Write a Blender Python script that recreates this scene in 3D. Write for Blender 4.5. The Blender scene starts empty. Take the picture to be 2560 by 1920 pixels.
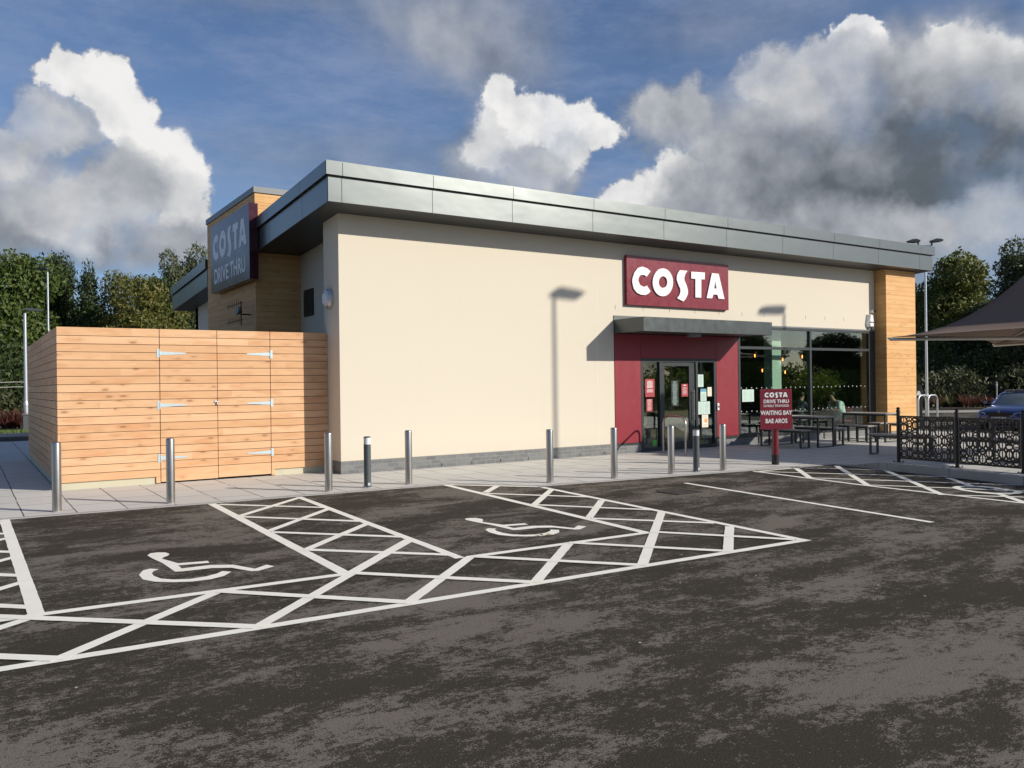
import bpy, math, random
from math import sin, cos, pi, radians as rad
from mathutils import Vector, Matrix
random.seed(7)
sc = bpy.context.scene
COL = sc.collection

# ------------------------------------------------------------ camera
YAW, PIT, ROL, FPX = 0.58149, 0.0006, -0.0127, 2078.65
fw = Vector((sin(YAW)*cos(PIT), cos(YAW)*cos(PIT), sin(PIT)))
rt = Vector((cos(YAW), -sin(YAW), 0)); up = rt.cross(fw)
r2 = rt*cos(ROL)+up*sin(ROL); u2 = -rt*sin(ROL)+up*cos(ROL)
cd = bpy.data.cameras.new('camera'); cam = bpy.data.objects.new('camera', cd); COL.objects.link(cam)
cd.sensor_width = 36; cd.lens = 36*FPX/2560; cd.clip_start = .05; cd.clip_end = 3000
M = Matrix((r2, u2, -fw)).transposed().to_4x4(); M.translation = Vector((0, 0, 1.65))
cam.matrix_world = M; sc.camera = cam

# ------------------------------------------------------------ light
SUN = Vector((.78, -1, .62)).normalized()          # towards the sun
SEL = math.asin(SUN.z); SAZ = math.atan2(SUN.x, SUN.y)
ld = bpy.data.lights.new('sun', 'SUN'); ld.energy = 5.0; ld.angle = rad(.5); ld.color = (1, .93, .82)
lo = bpy.data.objects.new('sun', ld); COL.objects.link(lo)
lo.rotation_euler = (-SUN).to_track_quat('-Z', 'Y').to_euler(); lo.location = (30, -40, 25)
sc.view_settings.view_transform = 'Standard'; sc.view_settings.look = 'None'
sc.view_settings.exposure = 0.0; sc.view_settings.gamma = 1
sc.cycles.max_bounces = 8; sc.cycles.transparent_max_bounces = 12
sc.cycles.caustics_reflective = False; sc.cycles.caustics_refractive = False

# ------------------------------------------------------------ sky: Nishita plus cloud banks laid out by azimuth and elevation
w = bpy.data.worlds.new('World'); sc.world = w; w.use_nodes = True
NT = w.node_tree; NT.nodes.clear()
def N(nt, t, ins=None, **kw):
    n = nt.nodes.new(t)
    for k, v in kw.items(): setattr(n, k, v)
    for k, v in (ins or {}).items():
        if isinstance(v, bpy.types.NodeSocket): nt.links.new(v, n.inputs[k])
        else: n.inputs[k].default_value = v
    return n
def math_(nt, op, a, b=0.0, c=None, clamp=False):
    d = {0: a, 1: b}
    if c is not None: d[2] = c
    return N(nt, 'ShaderNodeMath', d, operation=op, use_clamp=clamp).outputs[0]
def vm(nt, op, a, b=None):
    d = {0: a}
    if b is not None: d[1] = b
    n = N(nt, 'ShaderNodeVectorMath', d, operation=op)
    return n.outputs['Value'] if op in ('LENGTH', 'DOT_PRODUCT') else n.outputs[0]
def mr(nt, v, a, b, c=0.0, d=1.0, smooth=False):
    return N(nt, 'ShaderNodeMapRange', {0: v, 1: a, 2: b, 3: c, 4: d}, interpolation_type='SMOOTHSTEP' if smooth else 'LINEAR').outputs[0]
def mixc(nt, f, a, b, bt='MIX'):
    n = nt.nodes.new('ShaderNodeMix'); n.data_type = 'RGBA'; n.blend_type = bt; n.clamp_factor = True
    for k, v in ((0, f), (6, a), (7, b)):
        if isinstance(v, bpy.types.NodeSocket): nt.links.new(v, n.inputs[k])
        else: n.inputs[k].default_value = v if k == 0 else (tuple(v)+(1,))[:4]
    return n.outputs[2]
def mixf(nt, f, a, b):
    n = nt.nodes.new('ShaderNodeMix'); n.data_type = 'FLOAT'; n.clamp_factor = True
    for k, v in ((0, f), (2, a), (3, b)):
        if isinstance(v, bpy.types.NodeSocket): nt.links.new(v, n.inputs[k])
        else: n.inputs[k].default_value = v
    return n.outputs[0]
def noise(nt, vec, scale, detail=2.0, rough=.5, out='Fac', dist=0.0):
    return N(nt, 'ShaderNodeTexNoise', {'Vector': vec, 'Scale': scale, 'Detail': detail, 'Roughness': rough, 'Distortion': dist}).outputs[out]
def ramp(nt, f, pts, interp='LINEAR'):
    n = N(nt, 'ShaderNodeValToRGB', {0: f}); cr = n.color_ramp; cr.interpolation = interp
    while len(cr.elements) < len(pts): cr.elements.new(.5)
    for e, (p, c) in zip(cr.elements, pts): e.position = p; e.color = (tuple(c)+(1,))[:4]
    return n.outputs[0]
BLOBS= [(29.5, 23.2, 5.2, 2.56, 0.62, 0.6, 0.75), (32.8, 20.4, 3.3, 2.18, 0.55, 0.6, 0.5), (18.6, 24.7, 8.46, 1.1, 0.5, 0.7, 0.35), (50.2, 22.4, 6.54, 1.8, 0.55, 0.8, 0.35), (23.1, 15.0, 8.75, 1.77, 0.5, 0.8, 0.35), (3.0, 11.9, 3.08, 3.42, 0.62, 0.3, 0.85), (3.6, 9.2, 4.78, 1.63, 0.45, 0.35, 0.9), (8.2, 9.7, 5.42, 1.82, 0.42, 0.35, 0.95), (4.3, 15.9, 2.0, 1.79, 0.8, 0.2, 0.8), (2.6, 13.9, 1.63, 2.01, 0.7, 0.2, 1), (6.0, 16.1, 1.96, 1.59, 0.72, 0.25, 0.75), (5.7, 18.6, 1.56, 1.1, 0.92, 0.13, 1), (7.7, 18.5, 1.68, 1.57, 0.95, 0.13, 1), (8.9, 16.7, 1.94, 1.85, 0.95, 0.14, 1), (9.8, 14.9, 2.09, 1.77, 0.98, 0.14, 1), (11.2, 13.6, 2.25, 2.66, 1, 0.13, 1), (11.9, 11.7, 1.79, 2.95, 0.85, 0.15, 1), (8.2, 12.4, 2.49, 2.62, 0.66, 0.25, 1), (6.2, 10.5, 1.97, 2.37, 0.72, 0.2, 1), (4.3, 10.9, 1.9, 1.4, 0.6, 0.35, 0.8), (10.9, 9.4, 2.83, 1.24, 0.5, 0.4, 0.9), (31.3, 14.9, 1.65, 2.32, 0.55, 0.5, 0.8), (35.1, 13.8, 3.03, 2.34, 0.6, 0.2, 1), (33.0, 16.9, 2.2, 2.4, 0.82, 0.14, 1), (33.2, 19.3, 1.52, 1.52, 0.95, 0.12, 1), (34.9, 17.6, 2.34, 1.5, 0.95, 0.13, 1), (37.7, 17.2, 2.74, 1.56, 1, 0.13, 1), (39.6, 17.0, 1.36, 1.13, 0.95, 0.14, 1), (36.8, 15.4, 2.06, 1.53, 0.85, 0.16, 1), (34.9, 14.8, 2.2, 1.54, 0.72, 0.2, 1), (43.4, 17.8, 2.4, 1.48, 0.7, 0.3, 0.95), (46.0, 18.0, 1.44, 1.58, 0.72, 0.3, 0.9), (44.7, 16.1, 2.91, 1.25, 0.6, 0.4, 0.8), (47.6, 17.0, 1.55, 1.47, 0.58, 0.5, 0.6), (61.4, 13.5, 9.22, 7.54, 0.5, 0.3, 1), (52.6, 15.8, 5.88, 3.61, 0.6, 0.35, 0.9), (53.8, 11.0, 9.62, 3.97, 0.5, 0.2, 1), (42.8, 12.2, 3.75, 1.95, 0.85, 0.14, 1), (41.2, 12.8, 1.89, 1.17, 0.92, 0.12, 1), (44.9, 13.7, 1.85, 1.53, 0.9, 0.13, 1), (46.5, 11.5, 3.66, 2.57, 0.5, 0.3, 1), (47.3, 15.3, 1.56, 1.12, 0.8, 0.2, 1), (48.8, 14.4, 3.07, 2.49, 0.6, 0.3, 1), (51.4, 19.0, 2.74, 1.75, 0.75, 0.25, 1), (55.6, 20.5, 1.42, 1.01, 1, 0.12, 1), (56.0, 18.9, 1.64, 2.05, 0.95, 0.2, 1), (54.6, 19.5, 2.15, 1.59, 0.8, 0.2, 1), (53.9, 17.1, 2.66, 2.12, 0.68, 0.3, 1), (57.4, 17.5, 1.61, 2.51, 0.55, 0.5, 0.9), (60.6, 20.0, 1.31, 0.97, 0.92, 0.15, 1), (61.9, 19.1, 2.77, 1.73, 0.78, 0.3, 1), (64.0, 19.1, 2.25, 1.27, 0.85, 0.25, 1), (60.1, 18.0, 2.42, 2.66, 0.7, 0.4, 0.9), (63.5, 16.6, 3.5, 2.4, 0.55, 0.5, 0.9), (57.4, 13.6, 5.97, 2.85, 0.25, 0.6, 0.9), (62.4, 12.5, 5.26, 2.52, 0.2, 0.6, 0.9), (54.5, 12.2, 4.07, 1.72, 0.33, 0.6, 0.85), (51.6, 14.2, 2.98, 1.72, 0.42, 0.6, 0.8), (53.8, 9.8, 6.28, 1.38, 0.52, 0.5, 0.9), (59.6, 9.0, 4.43, 1.32, 0.66, 0.5, 0.85), (63.8, 9.1, 2.46, 1.62, 0.7, 0.5, 0.8)]

def build_sky():
    nt = NT
    tc = N(nt, 'ShaderNodeTexCoord').outputs['Generated']
    d = vm(nt, 'NORMALIZE', tc)
    sky = N(nt, 'ShaderNodeTexSky', sky_type='NISHITA')
    sky.sun_disc = False; sky.sun_elevation = SEL; sky.sun_rotation = SAZ; sky.air_density = 1.0; sky.dust_density = .6; sky.ozone_density = 2.5
    skc = mixc(nt, 1.0, sky.outputs[0], SKYTINT, 'MULTIPLY')
    s = N(nt, 'ShaderNodeSeparateXYZ', {0: d})
    az = math_(nt, 'MULTIPLY', math_(nt, 'ARCTAN2', s.outputs[0], s.outputs[1]), 57.2958)
    el = math_(nt, 'MULTIPLY', math_(nt, 'ARCSINE', s.outputs[2]), 57.2958)
    p = N(nt, 'ShaderNodeCombineXYZ', {0: az, 1: el, 2: 0.0}).outputs[0]
    wv = vm(nt, 'SUBTRACT', noise(nt, d, 9.0, 9.0, .62, 'Color'), (.5, .5, .5))
    wv = vm(nt, 'MULTIPLY', wv, (6.5, 5.2, 0))
    wf = vm(nt, 'MULTIPLY', vm(nt, 'SUBTRACT', noise(nt, d, 34.0, 6.0, .6, 'Color'), (.5, .5, .5)), (1.6, 1.4, 0))
    p = vm(nt, 'ADD', vm(nt, 'ADD', p, wv), wf)
    # relief: the noise field against itself a little nearer the sun
    da = vm(nt, 'ADD', d, (.012, -.006, .016))
    def f(v): return noise(nt, v, 11.0, 5.0, .5)
    rel = math_(nt, 'MULTIPLY', math_(nt, 'SUBTRACT', f(d), f(da)), .9)
    # thin high veil
    dz = math_(nt, 'MAXIMUM', s.outputs[2], .06)
    flat = vm(nt, 'DIVIDE', d, N(nt, 'ShaderNodeCombineXYZ', {0: dz, 1: dz, 2: dz}).outputs[0])
    veil = noise(nt, vm(nt, 'MULTIPLY', flat, (1.0, 1.0, 0)), 1.3, 9.0, .72)
    side = mr(nt, math_(nt, 'ABSOLUTE', math_(nt, 'SUBTRACT', az, 33.0)), 42.0, 60.0, 0.0, 1.0, True)
    calm = math_(nt, 'SUBTRACT', 1.0, math_(nt, 'MULTIPLY', side, .7))
    veil = math_(nt, 'MULTIPLY', mr(nt, veil, .38, .68, 0.0, .55, True), calm)
    col = mixc(nt, veil, skc, (2.8, 3.5, 5.2))
    low = math_(nt, 'MULTIPLY', mr(nt, el, 1.0, 14.0, .6, 0.0, True), calm)
    col = mixc(nt, low, col, (2.3, 3.7, 6.0))
    # banks behind and beside the camera: plain broken cumulus
    oth = noise(nt, vm(nt, 'MULTIPLY', flat, (1.0, 1.0, 0)), .55, 7.0, .55)
    oth = mr(nt, oth, .55, .66, 0.0, .8, True)
    alpha = math_(nt, 'MULTIPLY', oth, side)
    bright = .34
    for (a, e, ra, re, b, so, op) in BLOBS:
        v = vm(nt, 'MULTIPLY', vm(nt, 'SUBTRACT', p, (a, e, 0)), (1/ra, 1/re, 0))
        so = so*1.35
        m = mr(nt, vm(nt, 'LENGTH', v), 1+so, 1-so, 0.0, op, True)
        bright = mixf(nt, m, bright, b)
        alpha = math_(nt, 'MAXIMUM', alpha, m) if op >= .99 else math_(nt, 'ADD', alpha, math_(nt, 'MULTIPLY', m, math_(nt, 'SUBTRACT', 1.0, alpha)))
    br = math_(nt, 'ADD', bright, rel, clamp=True)
    cc = ramp(nt, br, [(0, (.10, .12, .14)), (.25, (.125, .148, .175)), (.5, (.36, .385, .43)), (.75, (.62, .63, .65)), (1, (.96, .95, .94))])
    cc = mixc(nt, 1.0, cc, (9.2, 9.2, 9.2), 'MULTIPLY')
    alpha = math_(nt, 'MULTIPLY', alpha, mr(nt, noise(nt, d, 6.5, 6.0, .6), .36, .52, .70, 1.0, True))
    fin = mixc(nt, alpha, col, cc)
    bg = N(nt, 'ShaderNodeBackground', {0: fin, 1: .1})
    N(nt, 'ShaderNodeOutputWorld', {0: bg.outputs[0]})
SKYTINT = (.84, .89, 1.04)
build_sky()
w.cycles.sampling_method = 'MANUAL'; w.cycles.sample_map_resolution = 1024

# ------------------------------------------------------------ mesh helpers
class MB:
    def __init__(s): s.v = []; s.f = []; s.fn = None; s.ch = []
    def pieces(s, name, mat, parent=None, off=(0, 0, 0), **kw):      # every box a part of its own
        for a, (v0, f0) in enumerate(s.ch):
            v1, f1 = s.ch[a+1] if a+1 < len(s.ch) else (len(s.v), len(s.f))
            m = MB(); m.fn = s.fn; m.v = s.v[v0:v1]; m.f = [tuple(i-v0 for i in f) for f in s.f[f0:f1]]; m.build(name, mat, parent, off, **kw)
    def add(s, vs, fs):
        s.ch.append((len(s.v), len(s.f))); o = len(s.v); s.v += [tuple(v) for v in vs]; s.f += [tuple(i+o for i in f) for f in fs]; return s
    def box(s, x0, x1, y0, y1, z0, z1, M=None):
        vs = [Vector((x, y, z)) for z in (z0, z1) for y in (y0, y1) for x in (x0, x1)]
        if M: vs = [M @ v for v in vs]
        return s.add(vs, [(0, 2, 3, 1), (4, 5, 7, 6), (0, 1, 5, 4), (1, 3, 7, 5), (3, 2, 6, 7), (2, 0, 4, 6)])
    def tube(s, pts, r, n=12, caps=True):
        pts = [Vector(p) for p in pts]; rs = r if isinstance(r, (list, tuple)) else [r]*len(pts)
        o = len(s.v); prev = None
        for i, p in enumerate(pts):
            t = (pts[min(i+1, len(pts)-1)]-pts[max(i-1, 0)])
            t = t.normalized() if t.length > 1e-9 else Vector((0, 0, 1))
            if prev is None: a = t.orthogonal().normalized()
            else: a = (prev - t*prev.dot(t)); a = a.normalized() if a.length > 1e-6 else t.orthogonal().normalized()
            prev = a; b = t.cross(a)
            for k in range(n):
                q = 2*pi*k/n; s.v.append(tuple(p+(a*cos(q)+b*sin(q))*rs[i]))
        for i in range(len(pts)-1):
            for k in range(n): s.f.append((o+i*n+k, o+i*n+(k+1) % n, o+(i+1)*n+(k+1) % n, o+(i+1)*n+k))
        if caps:
            s.f.append(tuple(o+k for k in range(n))[::-1]); s.f.append(tuple(o+(len(pts)-1)*n+k for k in range(n)))
        return s
    def lathe(s, prof, c=(0, 0, 0), n=24):          # prof: (r, z) from bottom to top
        return s.tube([(c[0], c[1], c[2]+z) for r, z in prof], [max(r, .0005) for r, z in prof], n) if all(prof[i][1] != prof[i+1][1] for i in range(len(prof)-1)) else s._lathe(prof, c, n)
    def _lathe(s, prof, c, n):
        o = len(s.v)
        for r, z in prof:
            for k in range(n):
                q = 2*pi*k/n; s.v.append((c[0]+r*cos(q), c[1]+r*sin(q), c[2]+z))
        for i in range(len(prof)-1):
            for k in range(n): s.f.append((o+i*n+k, o+i*n+(k+1) % n, o+(i+1)*n+(k+1) % n, o+(i+1)*n+k))
        s.f.append(tuple(o+k for k in range(n))[::-1]); s.f.append(tuple(o+(len(prof)-1)*n+k for k in range(n)))
        return s
    def prism(s, poly, o, ax, ay, az, t0, t1, hole=None):   # poly in (ax, ay) about o, from t0 to t1 along az
        o, ax, ay, az = map(Vector, (o, ax, ay, az))
        P = lambda p, t: o+ax*p[0]+ay*p[1]+az*t
        if hole is None:
            n = len(poly)
            s.add([P(p, t0) for p in poly]+[P(p, t1) for p in poly], [])
            b = len(s.v)-2*n
            from mathutils.geometry import tessellate_polygon
            tr = tessellate_polygon([[Vector((p[0], p[1], 0)) for p in poly]])
            for a in tr:
                s.f.append((b+n+a[0], b+n+a[1], b+n+a[2])); s.f.append((b+a[2], b+a[1], b+a[0]))
            for i in range(n): s.f.append((b+i, b+(i+1) % n, b+n+(i+1) % n, b+n+i))
        else:
            from mathutils.geometry import tessellate_polygon
            n, m = len(poly), len(hole); al = list(poly)+list(hole)
            tr = tessellate_polygon([[Vector((p[0], p[1], 0)) for p in poly], [Vector((p[0], p[1], 0)) for p in hole]])
            b = len(s.v); s.v += [tuple(P(p, t0)) for p in al]+[tuple(P(p, t1)) for p in al]; T = n+m
            for a in tr:
                s.f.append((b+T+a[0], b+T+a[1], b+T+a[2])); s.f.append((b+a[2], b+a[1], b+a[0]))
            for i in range(n): s.f.append((b+i, b+(i+1) % n, b+T+(i+1) % n, b+T+i))
            for i in range(m): s.f.append((b+n+i, b+n+(i+1) % m, b+T+n+(i+1) % m, b+T+n+i))
        return s
    def build(s, name, mat, parent=None, off=(0, 0, 0), smooth=False, bevel=0, recalc=True):
        me = bpy.data.meshes.new(name)
        ox, oy, oz = off
        vs = s.v if s.fn is None else [s.fn(*v) for v in s.v]
        me.from_pydata([(x-ox, y-oy, z-oz) for x, y, z in vs], [], s.f)
        if recalc:
            import bmesh
            bm = bmesh.new(); bm.from_mesh(me); bmesh.ops.recalc_face_normals(bm, faces=bm.faces); bm.to_mesh(me); bm.free()
        me.materials.append(mat)
        o = bpy.data.objects.new(name, me); COL.objects.link(o)
        if parent: o.parent = parent
        if smooth:
            for p in me.polygons: p.use_smooth = True
            try: me.set_sharp_from_angle(angle=rad(40))
            except Exception: pass
        if bevel:
            b = o.modifiers.new('bevel', 'BEVEL'); b.width = bevel; b.segments = 2; b.limit_method = 'ANGLE'
        return o
def thing(name, label, cat, loc=(0, 0, 0), rz=0, group=None):
    o = bpy.data.objects.new(name, None); COL.objects.link(o); o.location = loc; o.rotation_euler = (0, 0, rz)
    o['label'] = label; o['category'] = cat
    if group: o['group'] = group
    return o
def tag(o, label, cat, group=None):
    o['label'] = label; o['category'] = cat
    if group: o['group'] = group
    return o
def struct(o, kind='structure'): o['kind'] = kind; return o
def kids(o): return [c for c in bpy.data.objects if c.parent == o]
def copy_tree(o, parent=None):
    c = o.copy(); COL.objects.link(c); c.parent = parent
    for ch in kids(o): copy_tree(ch, c)
    return c
def clone(o, loc, label, rz=None, group=None, scale=None):
    c = copy_tree(o); c.location = loc; c['label'] = label
    if rz is not None: c.rotation_euler = (0, 0, rz)
    if group: c['group'] = group
    if scale: c.scale = scale
    return c
def text(s, size, bold=0.0, ext=.004, sx=1.0, space=1.0):
    cu = bpy.data.curves.new('t', 'FONT'); cu.body = s; cu.size = size; cu.align_x = 'CENTER'; cu.align_y = 'CENTER'
    cu.offset = bold; cu.extrude = ext; cu.space_character = space; cu.resolution_u = 3
    o = bpy.data.objects.new('t', cu); COL.objects.link(o)
    bpy.context.view_layer.update()
    me = bpy.data.meshes.new_from_object(o.evaluated_get(bpy.context.evaluated_depsgraph_get()))
    vs = [(v.co.x*sx, v.co.y, v.co.z) for v in me.vertices]; fs = [tuple(p.vertices) for p in me.polygons]
    bpy.data.objects.remove(o); bpy.data.curves.remove(cu); bpy.data.meshes.remove(me)
    return vs, fs
def put_text(mb, s, size, o, ax, ay, az, **kw):
    vs, fs = text(s, size, **kw); o, ax, ay, az = map(Vector, (o, ax, ay, az))
    mb.add([o+ax*x+ay*y+az*z for x, y, z in vs], fs)

# ------------------------------------------------------------ materials
def newmat(name):
    m = bpy.data.materials.new(name); m.use_nodes = True; nt = m.node_tree
    return m, nt, nt.nodes['Principled BSDF']
def setp(nt, b, **kw):
    for k, v in kw.items():
        k = {'base': 'Base Color', 'rough': 'Roughness', 'metal': 'Metallic', 'normal': 'Normal', 'spec': 'Specular IOR Level', 'coat': 'Coat Weight', 'coatr': 'Coat Roughness', 'emit': 'Emission Color', 'es': 'Emission Strength', 'sub': 'Subsurface Weight'}.get(k, k)
        if isinstance(v, bpy.types.NodeSocket): nt.links.new(v, b.inputs[k])
        else: b.inputs[k].default_value = (tuple(v)+(1,))[:4] if isinstance(v, (tuple, list)) else v
def bump(nt, h, st=.3, dist=.01):
    return N(nt, 'ShaderNodeBump', {'Height': h, 'Strength': st, 'Distance': dist}).outputs[0]
def world_pos(nt): return N(nt, 'ShaderNodeNewGeometry').outputs['Position']
def plain(name, base, rough=.5, metal=0.0, var=.08, vs=6.0, bs=0.0, bscale=60.0, **kw):
    m, nt, b = newmat(name); p = N(nt, 'ShaderNodeTexCoord').outputs['Object']
    n = noise(nt, p, vs, 5.0, .6)
    lo_ = tuple(c*(1-var) for c in base); hi = tuple(min(1, c*(1+var)) for c in base)
    setp(nt, b, base=mixc(nt, n, lo_, hi), rough=mr(nt, noise(nt, p, vs*3, 3.0), .2, .8, max(0, rough-.06), min(1, rough+.06)), metal=metal, **kw)
    if bs: setp(nt, b, normal=bump(nt, noise(nt, p, bscale, 4.0, .6), bs, .004))
    return m
def emis(name, c, s):
    m, nt, b = newmat(name); setp(nt, b, base=c, emit=c, es=s); return m

def mat_asphalt():
    m, nt, b = newmat('asphalt'); p = world_pos(nt)
    st = vm(nt, 'MULTIPLY', p, (.50, 1.25, 1))
    big = noise(nt, st, 1.05, 5.0, .62, dist=.35)
    mid = noise(nt, vm(nt, 'MULTIPLY', p, (.8, 1.15, 1)), 5.5, 6.0, .68)
    fine = noise(nt, p, 95.0, 3.0, .65)
    grit = noise(nt, p, 260.0, 2.0, .6)
    m3 = noise(nt, vm(nt, 'MULTIPLY', p, (.8, 1.1, 1)), 24.0, 4.0, .7)
    s = math_(nt, 'ADD', math_(nt, 'ADD', math_(nt, 'MULTIPLY', big, 1.0), math_(nt, 'MULTIPLY', mid, .60)), math_(nt, 'ADD', math_(nt, 'MULTIPLY', m3, .62), math_(nt, 'MULTIPLY', fine, .62)))
    k = mr(nt, s, 1.365, 1.41, 0.0, 1.0, True)
    sp = N(nt, 'ShaderNodeSeparateXYZ', {0: p})
    dust = mixc(nt, noise(nt, p, .4, 3.0), (.142, .124, .101), (.185, .163, .135))
    dark = mixc(nt, noise(nt, p, .9, 3.0), (.038, .033, .025), (.056, .048, .036))
    c = mixc(nt, k, dust, dark)
    c = mixc(nt, 1.0, c, ramp(nt, noise(nt, p, 120.0, 3.0, .75), [(.30, (.50, .50, .50)), (.5, (.97, .97, .97)), (.70, (1.75, 1.72, 1.66))]), 'MULTIPLY')
    vo = N(nt, 'ShaderNodeTexVoronoi', {'Vector': p, 'Scale': 70.0}); 
    fl = math_(nt, 'MULTIPLY', math_(nt, 'LESS_THAN', vo.outputs['Distance'], .16), math_(nt, 'GREATER_THAN', N(nt, 'ShaderNodeSeparateColor', {0: vo.outputs['Color']}).outputs[0], .93))
    c = mixc(nt, math_(nt, 'MULTIPLY', fl, .8), c, (.42, .38, .33))
    vo2 = N(nt, 'ShaderNodeTexVoronoi', {'Vector': p, 'Scale': 5.0})
    fl2 = math_(nt, 'MULTIPLY', math_(nt, 'LESS_THAN', vo2.outputs['Distance'], .045), math_(nt, 'GREATER_THAN', N(nt, 'ShaderNodeSeparateColor', {0: vo2.outputs['Color']}).outputs[1], .86))
    c = mixc(nt, fl2, c, (.62, .6, .55))
    h = math_(nt, 'ADD', math_(nt, 'MULTIPLY', grit, .6), math_(nt, 'MULTIPLY', fine, .8))
    setp(nt, b, base=c, rough=.9, spec=.12, normal=bump(nt, h, .6, .006))
    return m
def mat_paint():
    m, nt, b = newmat('road_paint'); p = world_pos(nt)
    n = noise(nt, p, 3.0, 6.0, .7); f = noise(nt, p, 120.0, 3.0, .7)
    c = mixc(nt, mr(nt, n, .35, .7), (.94, .905, .79), (.86, .83, .71))
    wear = mr(nt, math_(nt, 'ADD', math_(nt, 'MULTIPLY', noise(nt, p, 22.0, 5.0, .7), .7), math_(nt, 'MULTIPLY', f, .45)), .73, .80, 0, .6)
    c = mixc(nt, wear, c, (.30, .28, .24))
    setp(nt, b, base=c, rough=.6, normal=bump(nt, f, .35, .003)); return m
def mat_paving():
    m, nt, b = newmat('paving_slabs'); p = world_pos(nt)
    s = N(nt, 'ShaderNodeSeparateXYZ', {0: p})
    q = N(nt, 'ShaderNodeCombineXYZ', {0: s.outputs[1], 1: s.outputs[0], 2: 0.0}).outputs[0]
    wob = vm(nt, 'MULTIPLY', vm(nt, 'SUBTRACT', noise(nt, p, 1.3, 3.0, .5, 'Color'), (.5, .5, .5)), (.02, .02, 0))
    br = N(nt, 'ShaderNodeTexBrick', {'Vector': vm(nt, 'ADD', q, wob), 'Color1': (.61, .595, .545, 1), 'Color2': (.55, .535, .49, 1), 'Mortar': (.05, .045, .04, 1), 'Scale': 1.0, 'Mortar Size': .009, 'Mortar Smooth': .1, 'Bias': 0.0, 'Brick Width': .92, 'Row Height': .62}, offset=.5)
    c = mixc(nt, .3, br.outputs[0], mixc(nt, noise(nt, p, 1.1, 6.0, .65), (.49, .475, .435), (.67, .65, .60)))
    # joints are filled in places and open in others
    jf = mr(nt, noise(nt, p, 1.7, 4.0, .6), .36, .50, .15, 1.0, True)
    joint = math_(nt, 'MULTIPLY', br.outputs['Fac'], jf)
    c = mixc(nt, mr(nt, noise(nt, p, 150.0, 2.0), .4, .8, 0, .25), c, (.36, .35, .34))
    base = mixc(nt, math_(nt, 'MULTIPLY', br.outputs['Fac'], math_(nt, 'SUBTRACT', 1.0, jf)), c, (.5, .49, .47))
    c = mixc(nt, joint, base, (.06, .055, .05))
    st = mr(nt, noise(nt, p, .55, 7.0, .7), .58, .68, 0, .22, True)
    c = mixc(nt, st, c, (.28, .27, .26))
    setp(nt, b, base=c, rough=.75, normal=bump(nt, math_(nt, 'SUBTRACT', math_(nt, 'MULTIPLY', noise(nt, p, 90.0, 3.0), .15), joint), .4, .004)); return m
def mat_wood(name, c1, c2, c3, pitch=.135, z0=.0, axis=0, knots=1.0, seams=2.6):
    # horizontal boards: grain, knots and tone change board by board; the boards themselves are modelled
    m, nt, b = newmat(name); p = world_pos(nt); s = N(nt, 'ShaderNodeSeparateXYZ', {0: p})
    u = math_(nt, 'ADD', s.outputs[0], s.outputs[1])
    idx = math_(nt, 'FLOOR', math_(nt, 'DIVIDE', math_(nt, 'SUBTRACT', s.outputs[2], z0), pitch))
    sh = math_(nt, 'MULTIPLY', N(nt, 'ShaderNodeTexWhiteNoise', {'W': idx}, noise_dimensions='1D').outputs[0], 17.0)
    seg = math_(nt, 'FLOOR', math_(nt, 'DIVIDE', math_(nt, 'ADD', u, sh), seams))
    q0 = N(nt, 'ShaderNodeCombineXYZ', {0: seg, 1: idx, 2: 3.0}).outputs[0]
    wn = N(nt, 'ShaderNodeTexWhiteNoise', {'Vector': q0}, noise_dimensions='3D')
    q = N(nt, 'ShaderNodeCombineXYZ', {0: math_(nt, 'ADD', u, sh), 1: s.outputs[2], 2: math_(nt, 'MULTIPLY', wn.outputs[0], 30.0)}).outputs[0]
    kv = vm(nt, 'MULTIPLY', q, (2.6, 7.4, 1))
    vo = N(nt, 'ShaderNodeTexVoronoi', {'Vector': kv, 'Scale': 1.0, 'Randomness': .9})
    kd = vo.outputs['Distance']; kr = N(nt, 'ShaderNodeSeparateColor', {0: vo.outputs['Color']}).outputs[0]
    kon = math_(nt, 'GREATER_THAN', kr, .35)
    knot = math_(nt, 'MULTIPLY', mr(nt, kd, .07, .19, 1.0, 0.0, True), kon)
    halo = math_(nt, 'MULTIPLY', mr(nt, kd, .10, .42, 1.0, 0.0, True), kon)
    g = noise(nt, vm(nt, 'ADD', vm(nt, 'MULTIPLY', q, (1.3, 34.0, 1)), N(nt, 'ShaderNodeCombineXYZ', {0: 0.0, 1: math_(nt, 'MULTIPLY', halo, 1.2), 2: 0.0}).outputs[0]), 2.0, 6.0, .6, dist=.3)
    blot = noise(nt, vm(nt, 'MULTIPLY', q, (1.0, 3.0, 1)), 1.6, 3.0, .5)
    c = mixc(nt, wn.outputs[0], c1, c2)
    c = mixc(nt, mr(nt, blot, .5, .72, 0, .6, True), c, c3)
    c = mixc(nt, mr(nt, g, .35, .75, 0, .38), c, tuple(x*.62 for x in c3))
    c = mixc(nt, math_(nt, 'MULTIPLY', halo, .28*knots), c, tuple(x*.7 for x in c3))
    c = mixc(nt, math_(nt, 'MULTIPLY', knot, .55*knots), c, (c3[0]*.30, c3[1]*.24, c3[2]*.2))
    setp(nt, b, base=c, rough=.62, spec=.35, normal=bump(nt, g, .12, .003)); return m
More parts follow.
